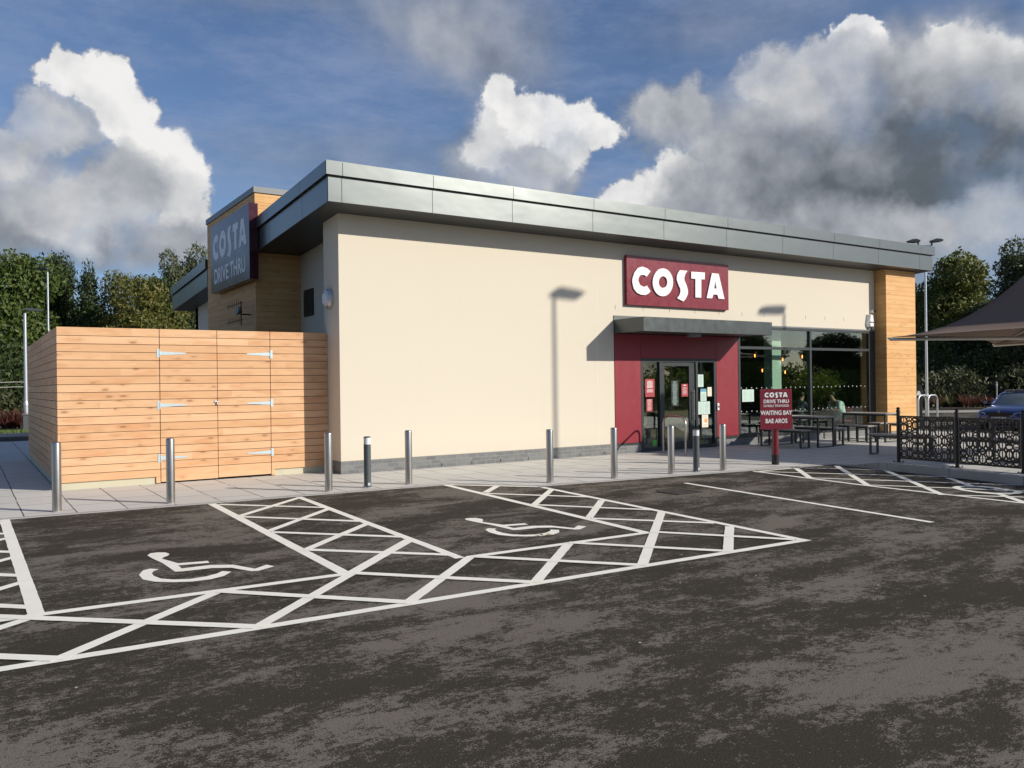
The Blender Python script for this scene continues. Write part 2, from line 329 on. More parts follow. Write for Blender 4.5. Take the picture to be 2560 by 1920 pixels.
def mat_render():
    m, nt, b = newmat('cream_render'); p = world_pos(nt)
    sp = N(nt, 'ShaderNodeSeparateXYZ', {0: p})
    big = noise(nt, p, .5, 4.0, .6)
    c = mixc(nt, big, (.665, .607, .50), (.645, .587, .48))
    stk = noise(nt, vm(nt, 'MULTIPLY', p, (5.0, 1.0, .22)), 1.0, 5.0, .6)
    c = mixc(nt, mr(nt, stk, .55, .8, 0, .08, True), c, (.56, .50, .40))
    low = mr(nt, sp.outputs[2], .24, .6, .3, 0.0, True)
    c = mixc(nt, math_(nt, 'MULTIPLY', low, noise(nt, p, 3.0, 5.0, .7)), c, (.50, .43, .34))
    n = noise(nt, p, 180.0, 3.0, .6)
    setp(nt, b, base=c, rough=.9, spec=.2, normal=bump(nt, math_(nt, 'ADD', n, math_(nt, 'MULTIPLY', noise(nt, p, 2.0, 3.0), .6)), .22, .004)); return m
def mat_brick():
    m, nt, b = newmat('grey_brick'); p = world_pos(nt); s = N(nt, 'ShaderNodeSeparateXYZ', {0: p})
    q = N(nt, 'ShaderNodeCombineXYZ', {0: math_(nt, 'ADD', s.outputs[0], s.outputs[1]), 1: math_(nt, 'ADD', s.outputs[2], .0), 2: 0.0}).outputs[0]
    br = N(nt, 'ShaderNodeTexBrick', {'Vector': q, 'Color1': (.115, .125, .13, 1), 'Color2': (.18, .185, .185, 1), 'Mortar': (.21, .205, .19, 1), 'Scale': 1.0, 'Mortar Size': .009, 'Mortar Smooth': .2, 'Bias': 0.0, 'Brick Width': .235, 'Row Height': .08})
    c = mixc(nt, mr(nt, noise(nt, p, 12.0, 4.0), .4, .8, 0, .3), br.outputs[0], (.30, .29, .28))
    setp(nt, b, base=c, rough=.7, normal=bump(nt, math_(nt, 'SUBTRACT', math_(nt, 'MULTIPLY', noise(nt, p, 80.0), .2), br.outputs['Fac']), .5, .005)); return m
def mat_fascia():
    m, nt, b = newmat('grey_coated_metal'); p = world_pos(nt)
    oc = noise(nt, vm(nt, 'MULTIPLY', p, (.9, .9, 1.6)), 1.2, 2.0, .4)
    c = mixc(nt, noise(nt, p, 2.5, 4.0, .6), (.165, .180, .174), (.185, .20, .193))
    setp(nt, b, base=c, rough=.30, metal=.78, spec=.6, normal=bump(nt, oc, .08, .06)); return m
def mat_glass():
    m, nt, b = newmat('window_glass'); nt.nodes.remove(b)
    out = nt.nodes['Material Output']; p = world_pos(nt)
    nrm = bump(nt, noise(nt, p, .8, 2.0, .4), .03, .03)
    tr = N(nt, 'ShaderNodeBsdfTransparent', {0: (.87, .94, .90, 1)})
    gl = N(nt, 'ShaderNodeBsdfGlossy', {0: (.95, 1, 1, 1), 'Roughness': .01, 'Normal': nrm})
    lw = N(nt, 'ShaderNodeLayerWeight', {'Blend': .5, 'Normal': nrm}).outputs['Facing']
    fr = math_(nt, 'ADD', math_(nt, 'MULTIPLY', math_(nt, 'POWER', lw, 3.0), .9), .07)
    mx = N(nt, 'ShaderNodeMixShader', {0: fr, 1: tr.outputs[0], 2: gl.outputs[0]})
    nt.links.new(mx.outputs[0], out.inputs[0]); return m
def mat_leaf(name, c1, c2, c3, tr=.28):
    m, nt, b = newmat(name); p = N(nt, 'ShaderNodeTexCoord').outputs['Object']
    ri = N(nt, 'ShaderNodeNewGeometry').outputs['Random Per Island']
    oi = N(nt, 'ShaderNodeObjectInfo').outputs['Random']
    n = noise(nt, p, 1.6, 3.0)
    c = mixc(nt, mr(nt, n, .35, .65), tuple(x*.75 for x in c1), c2)
    c = mixc(nt, math_(nt, 'MULTIPLY', math_(nt, 'GREATER_THAN', ri, .66), mr(nt, noise(nt, p, .55, 2.0), .35, .6)), c, c3)
    c = mixc(nt, math_(nt, 'MULTIPLY', ri, .45), c, tuple(x*.45 for x in c1))
    setp(nt, b, base=c, rough=.55, spec=.35)
    out = nt.nodes['Material Output']
    tl = N(nt, 'ShaderNodeBsdfTranslucent', {0: c})
    mx = N(nt, 'ShaderNodeMixShader', {0: tr, 1: b.outputs[0], 2: tl.outputs[0]})
    nt.links.new(mx.outputs[0], out.inputs[0]); return m
def mat_steel():
    m, nt, b = newmat('brushed_steel'); p = N(nt, 'ShaderNodeTexCoord').outputs['Object']
    n = noise(nt, vm(nt, 'MULTIPLY', p, (90, 90, 2)), 2.0, 4.0, .6)
    setp(nt, b, base=mixc(nt, n, (.40, .375, .345), (.50, .475, .445)), rough=mr(nt, n, .2, .8, .26, .4), metal=1.0); return m
ASPH = mat_asphalt(); PAINT = mat_paint(); PAVE = mat_paving(); CREAM = mat_render(); BRICK = mat_brick(); FASC = mat_fascia(); GLASS = mat_glass(); STEEL = mat_steel()
SPRUCE = mat_wood('spruce_boards', (.66, .385, .20), (.76, .485, .28), (.60, .285, .125), z0=.13)
LARCH = mat_wood('larch_cladding', (.69, .385, .15), (.76, .46, .20), (.62, .31, .105), z0=.12, knots=.6)
KERB = plain('kerb_concrete', (.36, .35, .33), .8, var=.12, vs=3, bs=.4, bscale=120)
PALEKERB = plain('pale_kerb_concrete', (.50, .48, .44), .8, var=.12, vs=3)
FRAME = plain('anthracite_aluminium', (.045, .052, .055), .38, .3, spec=.5)
TRIM = plain('grey_trim', (.17, .18, .18), .45, .3)
SOFF = plain('dark_soffit', (.055, .058, .06), .45, .2)
GAP = plain('shadow_gap_black', (.01, .01, .011), .8)
MAROON = plain('maroon_panel', (.25, .022, .034), .38, 0, var=.05, vs=2, spec=.5)
SIGNRED = plain('maroon_sign_face', (.20, .018, .032), .28, 0, var=.05, vs=2, spec=.5)
SIGNSHADE = plain('shaded_maroon_gloss', (.055, .010, .018), .2, 0, var=.04, vs=2, spec=.34)  # sign maroon made darker: shade on the tower side put into the colour
WHITE = plain('white_lettering', (.86, .86, .83), .4, 0, var=.02)
WHITEP = plain('white_plastic', (.80, .80, .78), .35, 0, var=.03)
BLACK = plain('black_coated_metal', (.018, .017, .017), .45, .2)
DKGREY = plain('dark_grey_powder_coat', (.085, .10, .105), .5, .2)
GALV = plain('galvanised_steel', (.55, .58, .60), .42, .75, var=.12, vs=20)
ZINC = plain('zinc_hinge', (.50, .60, .63), .5, .35, var=.15, vs=15)
PLTH = plain('pale_timber_gravel_board', (.52, .49, .36), .7, 0, var=.1, vs=3)
RUBBER = plain('black_rubber', (.02, .02, .02), .8)
TABLETOP = plain('taupe_table_top', (.33, .30, .27), .5, 0, var=.08)

# ------------------------------------------------------------ ground
def gz(x, y):
    t = min(1, max(0, (x-21)/10)); return -.33*t*t*(3-2*t)
def sheet(name, poly, z, mat, kind='structure', zf=None):
    mb = MB(); from mathutils.geometry import tessellate_polygon
    tr = tessellate_polygon([[Vector((p[0], p[1], 0)) for p in poly]])
    mb.add([(p[0], p[1], (zf(p[0], p[1]) if zf else 0)+z) for p in poly], tr)
    o = mb.build(name, mat); o['kind'] = kind
    for p in o.data.polygons:
        if p.normal.z < 0: p.flip()
    return o
GRASS = plain('rough_grass', (.052, .075, .020), .9, 0, var=.5, vs=2.0, bs=.8, bscale=30)
SOIL = plain('dark_planting_soil', (.050, .036, .026), .95, 0, var=.4, vs=3.0, bs=.8, bscale=25)
sheet('ground', [(-900, -900), (900, -900), (900, 900), (-900, 900)], -.62, GRASS)
mb = MB(); xs = [-80, -40, -20, 0, 12, 18, 20]+[21+i for i in range(9)]+[32, 45, 60, 90, 120]; ys = [-70, -30, 0, 20, 40, 60]
mb.add([(x, y, gz(x, y)) for y in ys for x in xs], [(j*len(xs)+i, j*len(xs)+i+1, (j+1)*len(xs)+i+1, (j+1)*len(xs)+i) for j in range(len(ys)-1) for i in range(len(xs)-1)])
struct(mb.build('car_park', ASPH))
def strip(name, pts, wd, z0, z1, mat, seg=.9, zf=gz):
    mb = MB()
    for a, b in zip(pts[:-1], pts[1:]):
        a, b = Vector(a), Vector(b); L = (b-a).length; n = max(1, round(L/seg)); d = (b-a)/L; nn = Vector((-d.y, d.x))
        for i in range(n):
            p = a+d*(L*i/n+.003); q = a+d*(L*(i+1)/n-.003)
            vs = []
            for z, wz in ((z0, 0), (z1, 1)):
                for r in (p, q, q+nn*wd, p+nn*wd): vs.append((r.x, r.y, zf(r.x, r.y)+(z if not wz else (z1(r.x, r.y) if callable(z1) else z1))))
            mb.add(vs, [(3, 2, 1, 0), (4, 5, 6, 7), (0, 1, 5, 4), (1, 2, 6, 5), (2, 3, 7, 6), (3, 0, 4, 7)])
    o = mb.build(name, mat, bevel=.006); return struct(o)
# paving round the building (the raised patio is at the right)
def pz(x, y):
    t = min(1, max(0, (10.0-y)/1.1)); return .13*t*t*(3-2*t)
front = [(-25, 13.85), (.35, 12.47), (6.77, 12.11), (7.67, 10.95), (12.1, 10.43), (14.2, 10.15)]
sheet('paving', [(-25, 31.5)]+front+[(25.6, 10.15), (25.6, 31.5)], .006, PAVE)
mb = MB(); ky = [(14.2, 10.15), (14.17, 10.0), (14.12, 9.7), (14.07, 9.4), (14.03, 9.1), (13.99, 8.9), (13.8, 7.65), (13.53, 6.35), (12.9, 2.0), (12.5, -2)]
vs = []
for x, y in ky: vs += [(x+.0, y, pz(x, y)+.006), (25.6, y, pz(x, y)+.006)]
mb.add(vs, [(2*i, 2*i+2, 2*i+3, 2*i+1) for i in range(len(ky)-1)])
struct(mb.build('patio', PAVE))
k0 = [(x, y) for x, y in ky]
strip('paving_edge', [(-25, 13.85), (.35, 12.47), (6.77, 12.11), (7.67, 10.95), (12.1, 10.43), (14.2, 10.15)], .11, -.05, .010, KERB, zf=lambda x, y: 0)
strip('kerb', k0, .13, -.1, lambda x, y: pz(x, y)+.012, KERB, zf=lambda x, y: 0)
verge = [(-80, 34.9), (36.2, 34.9), (46.8, 27.9), (95, -4)]
def vz(x, y): return gz(x, y)
mb = MB(); vv = []
for i in range(40):
    t = i/39; tot = [(-80, 34.9), (0, 34.9), (20, 34.9), (36.2, 34.9), (46.8, 27.9), (60, 19.2), (95, -4)]
    s_ = t*(len(tot)-1); k = min(int(s_), len(tot)-2); f_ = s_-k
    x = tot[k][0]*(1-f_)+tot[k+1][0]*f_; y = tot[k][1]*(1-f_)+tot[k+1][1]*f_
    far = Vector((x, y)).normalized()*260
    vv += [(x, y+.05, gz(x, y)+.10), (x*1.12, y*1.12+.6, gz(x, y)+.16), (far.x, far.y+40, .4)]
mb.add(vv, [(3*i+j, 3*i+3+j, 3*i+4+j, 3*i+1+j) for i in range(39) for j in (0, 1)])
struct(mb.build('verge', SOIL))
strip('kerb', [(46.8, 27.85), (36.2, 34.85), (-40, 34.85)][::-1], .14, -.1, .12, PALEKERB)
strip('kerb', [(46.8, 27.85), (90, -.7)], .14, -.1, .12, PALEKERB)
# grass strip in front of the left planting
mb = MB(); rnd = random.Random(3)
for i in range(9000):
    x = rnd.uniform(-8, 8); y = rnd.uniform(35.1, 37.3); a = rnd.uniform(0, pi); h = rnd.uniform(.05, .12); d = .012
    mb.add([(x-cos(a)*d, y-sin(a)*d, .10), (x+cos(a)*d, y+sin(a)*d, .10), (x+rnd.uniform(-.05, .05), y+rnd.uniform(-.05, .05), .12+h)], [(0, 1, 2)])
LGR = plain('grass_blades', (.10, .15, .035), .8, 0, var=.4, vs=3)
o = mb.build('grass', LGR, recalc=False); o['kind'] = 'stuff'

sheet('added_dark_floor', [(1.30, 15.50), (5.86, 15.50), (5.86, 15.6), (6.44, 15.6), (6.44, 18.5), (5.40, 18.57), (5.40, 22.95), (1.30, 22.95)], .012, ASPH)  # unseen dark floor, added to cut light bounced onto the tower recess
# ------------------------------------------------------------ road markings (each bay's hatching reads as one painted figure)
def line(mb, a, b, wd=.1, z=.005):
    a, b = Vector(a), Vector(b); d = (b-a).normalized(); n = Vector((-d.y, d.x))*wd/2
    rr = random.Random(hash((round(a.x, 2), round(b.y, 2))) & 65535); L = (b-a).length; k = max(1, int(L/.12)); vs = []
    for i in range(k+1):
        p = a+(b-a)*i/k; j1, j2 = rr.uniform(-.002, .002), rr.uniform(-.002, .002)
        nn = n.normalized()
        vs += [(p.x+n.x+nn.x*j1, p.y+n.y+nn.y*j1, z), (p.x-n.x-nn.x*j2, p.y-n.y-nn.y*j2, z)]
    mb.add(vs, [(2*i, 2*i+1, 2*i+3, 2*i+2) for i in range(k)])
_zc = [0]
def marking(name, lines, wd=.1, polys=()):
    mb = MB()
    for i, l in enumerate(lines):
        line(mb, l[0], l[1], l[2] if len(l) > 2 else wd, .004+.0003*i+.00015*(_zc[0] % 2))
    for pl in polys:
        from mathutils.geometry import tessellate_polygon
        tr = tessellate_polygon([[Vector((p[0], p[1], 0)) for p in pl]])
        mb.add([(p[0], p[1], .0045) for p in pl], tr)
    _zc[0] += 1
    o = mb.build(name, PAINT, recalc=False); o['kind'] = 'structure'
    for p in o.data.polygons:
        if p.normal.z < 0: p.flip()
    return o
# outer line and the hatched strip behind the bays
marking('road_marking', [((-6.2, 6.05), (.15, 5.79)), ((.15, 5.79), (7.28, 5.53)),
    ((-6, 7.20), (.35, 7.02)), ((.35, 7.03), (2.78, 6.92)), ((4.0, 6.89), (6.26, 6.83)),
    ((.45, 7.03), (-.9, 5.85)), ((1.70, 6.95), (.45, 5.79)), ((3.98, 8.05), (1.66, 5.75)), ((4.02, 6.88), (2.76, 5.69)), ((5.20, 6.87), (3.93, 5.67)), ((7.38, 7.80), (5.08, 5.63)), ((7.24, 6.55), (6.14, 5.58)),
    ((-.85, 8.1), (1.66, 5.76)), ((-.9, 7.02), (.45, 5.8)), ((1.70, 6.95), (2.80, 5.72)), ((2.85, 6.90), (3.92, 5.69)), ((4.05, 6.88), (5.06, 5.66)), ((5.20, 6.88), (6.16, 5.61)), ((6.30, 6.83), (7.16, 5.60))])
marking('road_marking', [((.40, 12.45), (.42, 7.02), .11), ((-.72, 12.5), (-.78, 7.05)),
    ((-.72, 12.3), (.4, 11.2)), ((-.72, 11.0), (.4, 9.9)), ((-.72, 9.7), (.4, 8.6)), ((-.72, 8.4), (.4, 7.3)), ((.4, 12.2), (-.72, 11.1)), ((.4, 10.9), (-.72, 9.8)), ((.4, 9.6), (-.72, 8.5)), ((.4, 8.3), (-.72, 7.2))])
marking('road_marking', [((2.92, 12.27), (2.78, 6.90), .11), ((4.16, 12.18), (3.92, 6.90)),
    ((2.91, 10.85), (4.13, 12.10)), ((2.89, 9.52), (4.07, 10.74)), ((2.87, 8.20), (4.01, 9.30)), ((2.80, 6.90), (3.94, 8.05)),
    ((2.98, 12.14), (4.09, 10.88)), ((2.92, 10.80), (4.02, 9.50)), ((2.88, 9.44), (3.98, 8.22)), ((2.85, 8.20), (3.95, 7.05))])
marking('road_marking', [((6.62, 12.12), (6.23, 6.84), .11), ((7.68, 10.84), (7.42, 7.90)), ((7.42, 7.90), (7.22, 5.52)),
    ((7.78, 12.02), (6.62, 10.85), .11), ((7.66, 10.55), (6.46, 9.32)), ((7.47, 9.10), (6.36, 8.00)),
    ((6.68, 12.06), (7.66, 10.92)), ((6.56, 10.76), (7.56, 9.45)), ((6.47, 9.33), (7.43, 7.98)), ((6.36, 7.95), (7.28, 6.82))])
marking('road_marking', [((9.82, 9.82), (9.28, 5.35), .09)])
marking('road_marking', [((12.06, 10.32), (11.72, 7.71), .09), ((11.72, 7.71), (11.62, 5.40), .09), ((12.08, 10.24), (13.16, 10.22), .08),
    ((13.14, 10.24), (11.90, 8.97), .1), ((14.02, 9.98), (11.71, 7.76), .1), ((13.95, 8.91), (11.58, 6.52), .1), ((13.66, 7.60), (12.78, 6.70), .1), ((12.3, 6.12), (11.62, 5.42), .1),
    ((13.14, 10.2), (14.0, 8.95), .08), ((12.06, 10.24), (13.78, 7.65), .08), ((11.93, 9.00), (13.52, 6.38), .08), ((11.80, 7.80), (12.36, 6.9), .08), ((12.3, 7.0), (13.2, 5.4), .08), ((11.64, 6.42), (12.19, 5.72), .08)])
SYM_BODY= [(1.487, 8.87), (1.529, 8.97), (1.598, 8.974), (1.665, 8.924), (1.683, 8.821), (1.654, 8.734), (1.602, 8.677), (1.574, 8.614), (1.659, 8.297), (1.916, 8.235), (1.904, 8.134), (1.639, 8.196), (1.638, 8.036), (1.885, 8.032), (2.068, 7.914), (2.184, 7.62), (2.323, 7.725), (2.359, 7.612), (2.185, 7.511), (2.127, 7.535), (2.019, 7.79), (1.866, 7.885), (1.618, 7.904), (1.559, 7.93), (1.54, 8.386), (1.499, 8.701)]
SYM_ARC= [(1.397, 8.205), (1.329, 8.164), (1.267, 7.987), (1.265, 7.777), (1.339, 7.617), (1.463, 7.509), (1.594, 7.437), (1.757, 7.431), (1.879, 7.492), (1.975, 7.622), (1.916, 7.701), (1.85, 7.626), (1.744, 7.566), (1.604, 7.552), (1.484, 7.616), (1.401, 7.719), (1.369, 7.869), (1.376, 7.994), (1.406, 8.079), (1.458, 8.132)]
OV_O= [(12.489, 6.888), (12.679, 6.917), (12.826, 6.863), (12.973, 6.677), (12.926, 6.399), (12.844, 6.187), (12.747, 6.029), (12.689, 5.953), (12.524, 5.924), (12.31, 5.977), (12.17, 6.105), (12.145, 6.334), (12.219, 6.581), (12.348, 6.78)]
OV_I= [(12.56, 6.804), (12.723, 6.808), (12.835, 6.607), (12.791, 6.332), (12.752, 6.15), (12.63, 6.041), (12.495, 6.027), (12.311, 6.175), (12.282, 6.405), (12.366, 6.634)]
OV_L= [(12.651, 6.757), (12.667, 6.52), (12.595, 6.135)]
L_C = [(13.628, 4.296), (13.519, 4.363), (13.373, 4.392), (13.227, 4.344), (13.117, 4.232), (13.055, 4.084), (13.053, 3.994), (13.099, 3.852), (13.193, 3.766), (13.325, 3.725), (13.459, 3.728), (13.558, 3.766), (13.62, 3.824), (13.504, 3.955), (13.462, 3.925), (13.389, 3.918), (13.293, 3.953), (13.241, 4.04), (13.247, 4.113), (13.297, 4.18), (13.382, 4.2), (13.455, 4.19), (13.498, 4.158)]
L_O = [(14.358, 4.077), (14.348, 4.001), (14.322, 3.928), (14.281, 3.862), (14.226, 3.806), (14.162, 3.762), (14.091, 3.734), (14.017, 3.722), (13.943, 3.727), (13.873, 3.748), (13.812, 3.785), (13.761, 3.835), (13.723, 3.896), (13.7, 3.965), (13.693, 4.039), (13.702, 4.113), (13.728, 4.185), (13.768, 4.251), (13.821, 4.307), (13.884, 4.351), (13.954, 4.38), (14.028, 4.394), (14.102, 4.39), (14.173, 4.37), (14.236, 4.334), (14.288, 4.283), (14.327, 4.222), (14.351, 4.152)]
L_OH = [(14.169, 4.072), (14.162, 4.027), (14.141, 3.987), (14.109, 3.954), (14.069, 3.932), (14.025, 3.923), (13.982, 3.927), (13.943, 3.945), (13.912, 3.974), (13.893, 4.012), (13.887, 4.056), (13.895, 4.099), (13.915, 4.14), (13.947, 4.173), (13.986, 4.195), (14.03, 4.205), (14.074, 4.2), (14.113, 4.183), (14.144, 4.153), (14.163, 4.115)]
L_S = [(14.591, 4.387), (14.852, 4.389), (14.785, 4.319), (14.736, 4.212), (14.743, 4.146), (14.819, 4.018), (14.857, 3.906), (14.85, 3.811), (14.774, 3.694), (14.702, 3.628), (14.488, 3.696), (14.567, 3.778), (14.602, 3.855), (14.601, 3.931), (14.533, 4.04), (14.483, 4.15), (14.49, 4.244), (14.53, 4.321)]
L_T = [(14.979, 4.375), (15.454, 4.384), (15.443, 4.21), (15.324, 4.208), (15.313, 3.751), (15.111, 3.747), (15.12, 4.206), (14.976, 4.207)]
L_A = [(15.701, 4.386), (15.945, 4.382), (16.144, 3.751), (15.93, 3.753), (15.891, 3.852), (15.746, 3.851), (15.698, 3.752), (15.506, 3.747)]
L_AH = [(15.816, 4.208), (15.868, 4.003), (15.777, 4.002)]

def sym(dx, dy, name='road_marking', k=(1, 1)):
    marking(name, [], polys=[[(x+dx, y+dy) for x, y in SYM_BODY], [(x+dx, y+dy) for x, y in SYM_ARC]])
sym(0, 0); sym(3.60, -.07)
mb = MB()
m_ = [min(range(len(OV_I)), key=lambda j: (OV_I[j][0]-a)**2+(OV_I[j][1]-b)**2) for a, b in OV_O]
mb.prism(OV_O, (0, 0, 0), (1, 0, 0), (0, 1, 0), (0, 0, 1), .0085, .0095, hole=OV_I)
struct(mb.build('road_marking', PAINT))
marking('road_marking', [(OV_L[0], OV_L[1], .035), (OV_L[1], OV_L[2], .035)])
# far bays at the right of the car park
for i, (a, b) in enumerate([((36.6, 21.4), (39.4, 18.2)), ((33.6, 19.5), (36.8, 16.2)), ((30.8, 17.6), (33.6, 14.2)), ((28.4, 16.2), (31.2, 12.8)), ((40.4, 23.6), (43.6, 19.4))]):
    mb = MB(); line(mb, a, b, .1, 0)
    mb.v = [(x, y, gz(x, y)+.006) for x, y, z in mb.v]
    struct(mb.build('road_marking', PAINT, recalc=False))

# drain cover in the tarmac
dr = thing('drain_cover', 'dark iron gully grating set in the tarmac of the waiting bay', 'drain cover', (8.95, 9.08, .006))
mb = MB(); mb.box(-.25, .25, -.24, -.21, 0, .006); mb.box(-.25, .25, .21, .24, 0, .006); mb.box(-.25, -.22, -.21, .21, 0, .006); mb.box(.22, .25, -.21, .21, 0, .006)
mb.build('frame', plain('worn_iron', (.045, .04, .036), .6, .4), dr)
mb = MB()
for i in range(9): mb.box(-.215, .215, -.2+i*.047, -.175+i*.047, .0, .004)
mb.build('grating', plain('cast_iron', (.035, .03, .028), .65, .4), dr)

# ------------------------------------------------------------ the coffee shop
W = 14.8; SL = .065
BX, BY = 5.87, 14.8
shop = thing('coffee_shop', 'single storey cream rendered coffee shop with wide grey fascia, maroon entrance and larch cladding', 'building', (BX, BY, 0))
OFF = (BX, BY, 0)
def part(mb, name, mat, parent=shop, **kw): return mb.build(name, mat, parent, OFF, **kw)
def zr(y): return -SL*(y-W)                 # the roof falls to the back
X0, X1 = 5.87, 22.72
# cream walls, front in three pieces round the entrance and windows
mb = MB()
mb.box(X0, 12.565, W, W+.35, .245, 4.94)
mb.box(12.565, X1, W, W+.35, 3.14, 4.94)
mb.box(X0, X0+.3, W+.35, 15.58, .245, 4.92)
mb.box(X0+.3, 6.45, 15.30, 15.58, .245, 4.9)
mb.box(6.45, 6.75, 15.35, 18.7, .0, 4.9)
part(mb, 'front_wall', CREAM)
mb = MB(); mb.box(6.0, 6.3, 22.8, 26.95, 0, 4.35); mb.box(6.0, 24.2, 26.65, 26.95, 0, 4.3)
mb.box(24.0, 24.25, 14.7, 26.65, 0, 4.3)
part(mb, 'rear_wall', CREAM)
mb = MB()
mb.box(X0-.004, 12.56, W-.004, W+.35, -.05, .242); mb.box(X0-.004, X0+.296, W+.35, 15.58, -.05, .242)
mb.box(12.56, 13.38, W-.004, W+.3, -.05, .20); mb.box(15.93, 22.72, W-.004, W+.3, -.05, .20)
mb.box(22.66, 24.25, 14.36, 14.7, -.05, .115)
part(mb, 'plinth', BRICK)
mb = MB()
for i in range(15):
    x = 8.0+i*.705
    if x < 12.4: mb.box(x, x+.012, W-.009, W-.0045, .02, .085)
for i in range(11):
    x = 12.62+i*.86
    if x < 22.4: mb.box(x, x+.007, W-.003, W-.0005, 3.36, 3.46)
mb.pieces('weep_vent', GAP, shop, OFF)
mb = MB()
for x in (12.06,): mb.box(x, x+.008, W-.002, W+.001, .25, 4.5)
for z in (): pass
part(mb, 'render_joint', plain('render_bead', (.84, .76, .63), .8))
# soffit, roof and fascia
def shear(mb): mb.fn = lambda x, y, z: (x, y, z+zr(y)); return mb
FX0, FX1, FY0, FY1 = 5.41, 24.66, 14.10, 27.4
mb = shear(MB()); mb.box(FX0+.02, FX1-.02, FY0+.02, FY1-.02, 4.905, 4.93); part(mb, 'soffit', SOFF)
mb = shear(MB()); mb.box(FX0+.03, FX1-.03, FY0+.03, FY1-.03, 5.30, 5.60); part(mb, 'roof', TRIM)
TY0, TY1, TX = 18.58, 22.92, 5.42
seam = [FX0, 5.67, 7.50, 9.33, 11.42, 13.52, 15.61, 17.70, 19.80, 21.87, 23.96, FX1]
sideseam = [FY0, 15.45, 17.5, TY0-.06]; sideback = [TY1+.02, 24.6, 26.2, FY1]
g = .005
def band(z0, z1, out, name, zt=0):
    mb = shear(MB())
    for a, b in zip(seam[:-1], seam[1:]):
        mb.box((a if a != FX0 else FX0-out)+g, (b if b != FX1 else FX1+out)-g, FY0-out, FY0-out+.03, z0, z1)
    for sm in (sideseam, sideback):
        for a, b in zip(sm[:-1], sm[1:]): mb.box(FX0-out, FX0-out+.03, (a+.03-out if a == FY0 else a)+g, b-g, z0, z1)
    mb.box(FX1+out-.03, FX1+out, FY0-out+.035, FY1, z0, z1)
    mb.box(FX0, FX1, FY1, FY1+.03, z0, z1)
    return part(mb, name, FASC)
band(4.905, 5.335, 0, 'fascia'); band(5.37, 5.605, .05, 'roof_edge')
mb = shear(MB())
for a, b in ((FX0+.035, FX1-.035),):
    mb.box(a, b, FY0+.031, FY0+.06, 4.935, 5.60)
for a, b in ((FY0+.06, TY0-.07), (TY1+.03, FY1-.01)): mb.box(FX0+.031, FX0+.06, a, b, 4.935, 5.60)
part(mb, 'fascia_backing', GAP)
mb = shear(MB()); mb.box(FX0-.045, FX1+.045, FY0-.045, FY0+.3, 5.607, 5.62); mb.box(FX0-.045, FX0+.3, FY0+.3, TY0-.07, 5.607, 5.62); mb.box(FX0-.045, FX0+.3, TY1+.03, FY1, 5.607, 5.62)
part(mb, 'coping', FASC)
# sign tower, clad in boards
def boards(x0, x1, y0, y1, z0, z1, pitch=.135, g=.004, th=.02, faces='xy', mb=None):
    mb = mb or MB(); n = round((z1-z0)/pitch)
    for i in range(n):
        a = z0+i*pitch; b = min(z1, a+pitch)-g
        mb.box(x0, x1, y0, y1, a, b)
    return mb
mb = MB(); mb.box(TX+.022, 8.9, TY0+.022, TY1-.02, 0, 6.0); part(mb, 'tower_core', GAP)
mb = boards(TX, TX+.02, TY0+.0205, TY1-.02, .12, 6.0); boards(TX, 8.9, TY0, TY0+.02, .12, 6.0, mb=mb); boards(TX, 8.9, TY1-.02, TY1, .12, 6.0, mb=mb)
part(mb, 'tower_cladding', LARCH)
mb = MB(); mb.box(TX-.03, 8.93, TY0-.03, TY1+.03, 6.0, 6.13); part(mb, 'tower_coping', TRIM)
# larch pier at the right end
PX0, PX1, PY = 22.74, 24.25, 14.43
mb = MB(); mb.box(PX0+.021, PX1-.021, PY+.021, 15.3, .116, 4.9); part(mb, 'pier_core', GAP)
mb = boards(PX0, PX1, PY, PY+.02, .12, 4.92); boards(PX0, PX0+.02, PY+.0205, W+.5, .12, 4.92, mb=mb); boards(PX1-.02, PX1, PY+.0205, 15.3, .12, 4.92, mb=mb)
part(mb, 'pier_cladding', LARCH)
# entrance surround
mb = MB()
for a, b, c, d in ((12.575, 13.375, .245, 2.80), (13.385, 15.925, 2.235, 2.80), (15.935, 16.735, .265, 2.80)): mb.box(a, b, W-.012, W+.02, c, d)
part(mb, 'entrance_panel', MAROON)
mb = MB(); mb.box(12.57, 16.75, W+.022, W+.06, 2.24, 2.9); mb.box(12.57, 13.38, W+.022, W+.06, .2, 2.24); mb.box(15.93, 16.75, W+.022, W+.06, .2, 2.24)
part(mb, 'panel_backing', GAP)
mb = MB(); mb.box(12.56, 13.38, W-.03, W+.02, .205, .24); mb.box(15.93, 16.75, W-.03, W+.02, .205, .258); mb.box(16.75, 22.6, W-.04, W+.1, .20, .235)
mb.pieces('sill', FRAME, shop, OFF)
mb = MB(); mb.box(12.555, 22.72, W-.015, W+.02, 3.10, 3.138); part(mb, 'head_flashing', TRIM)
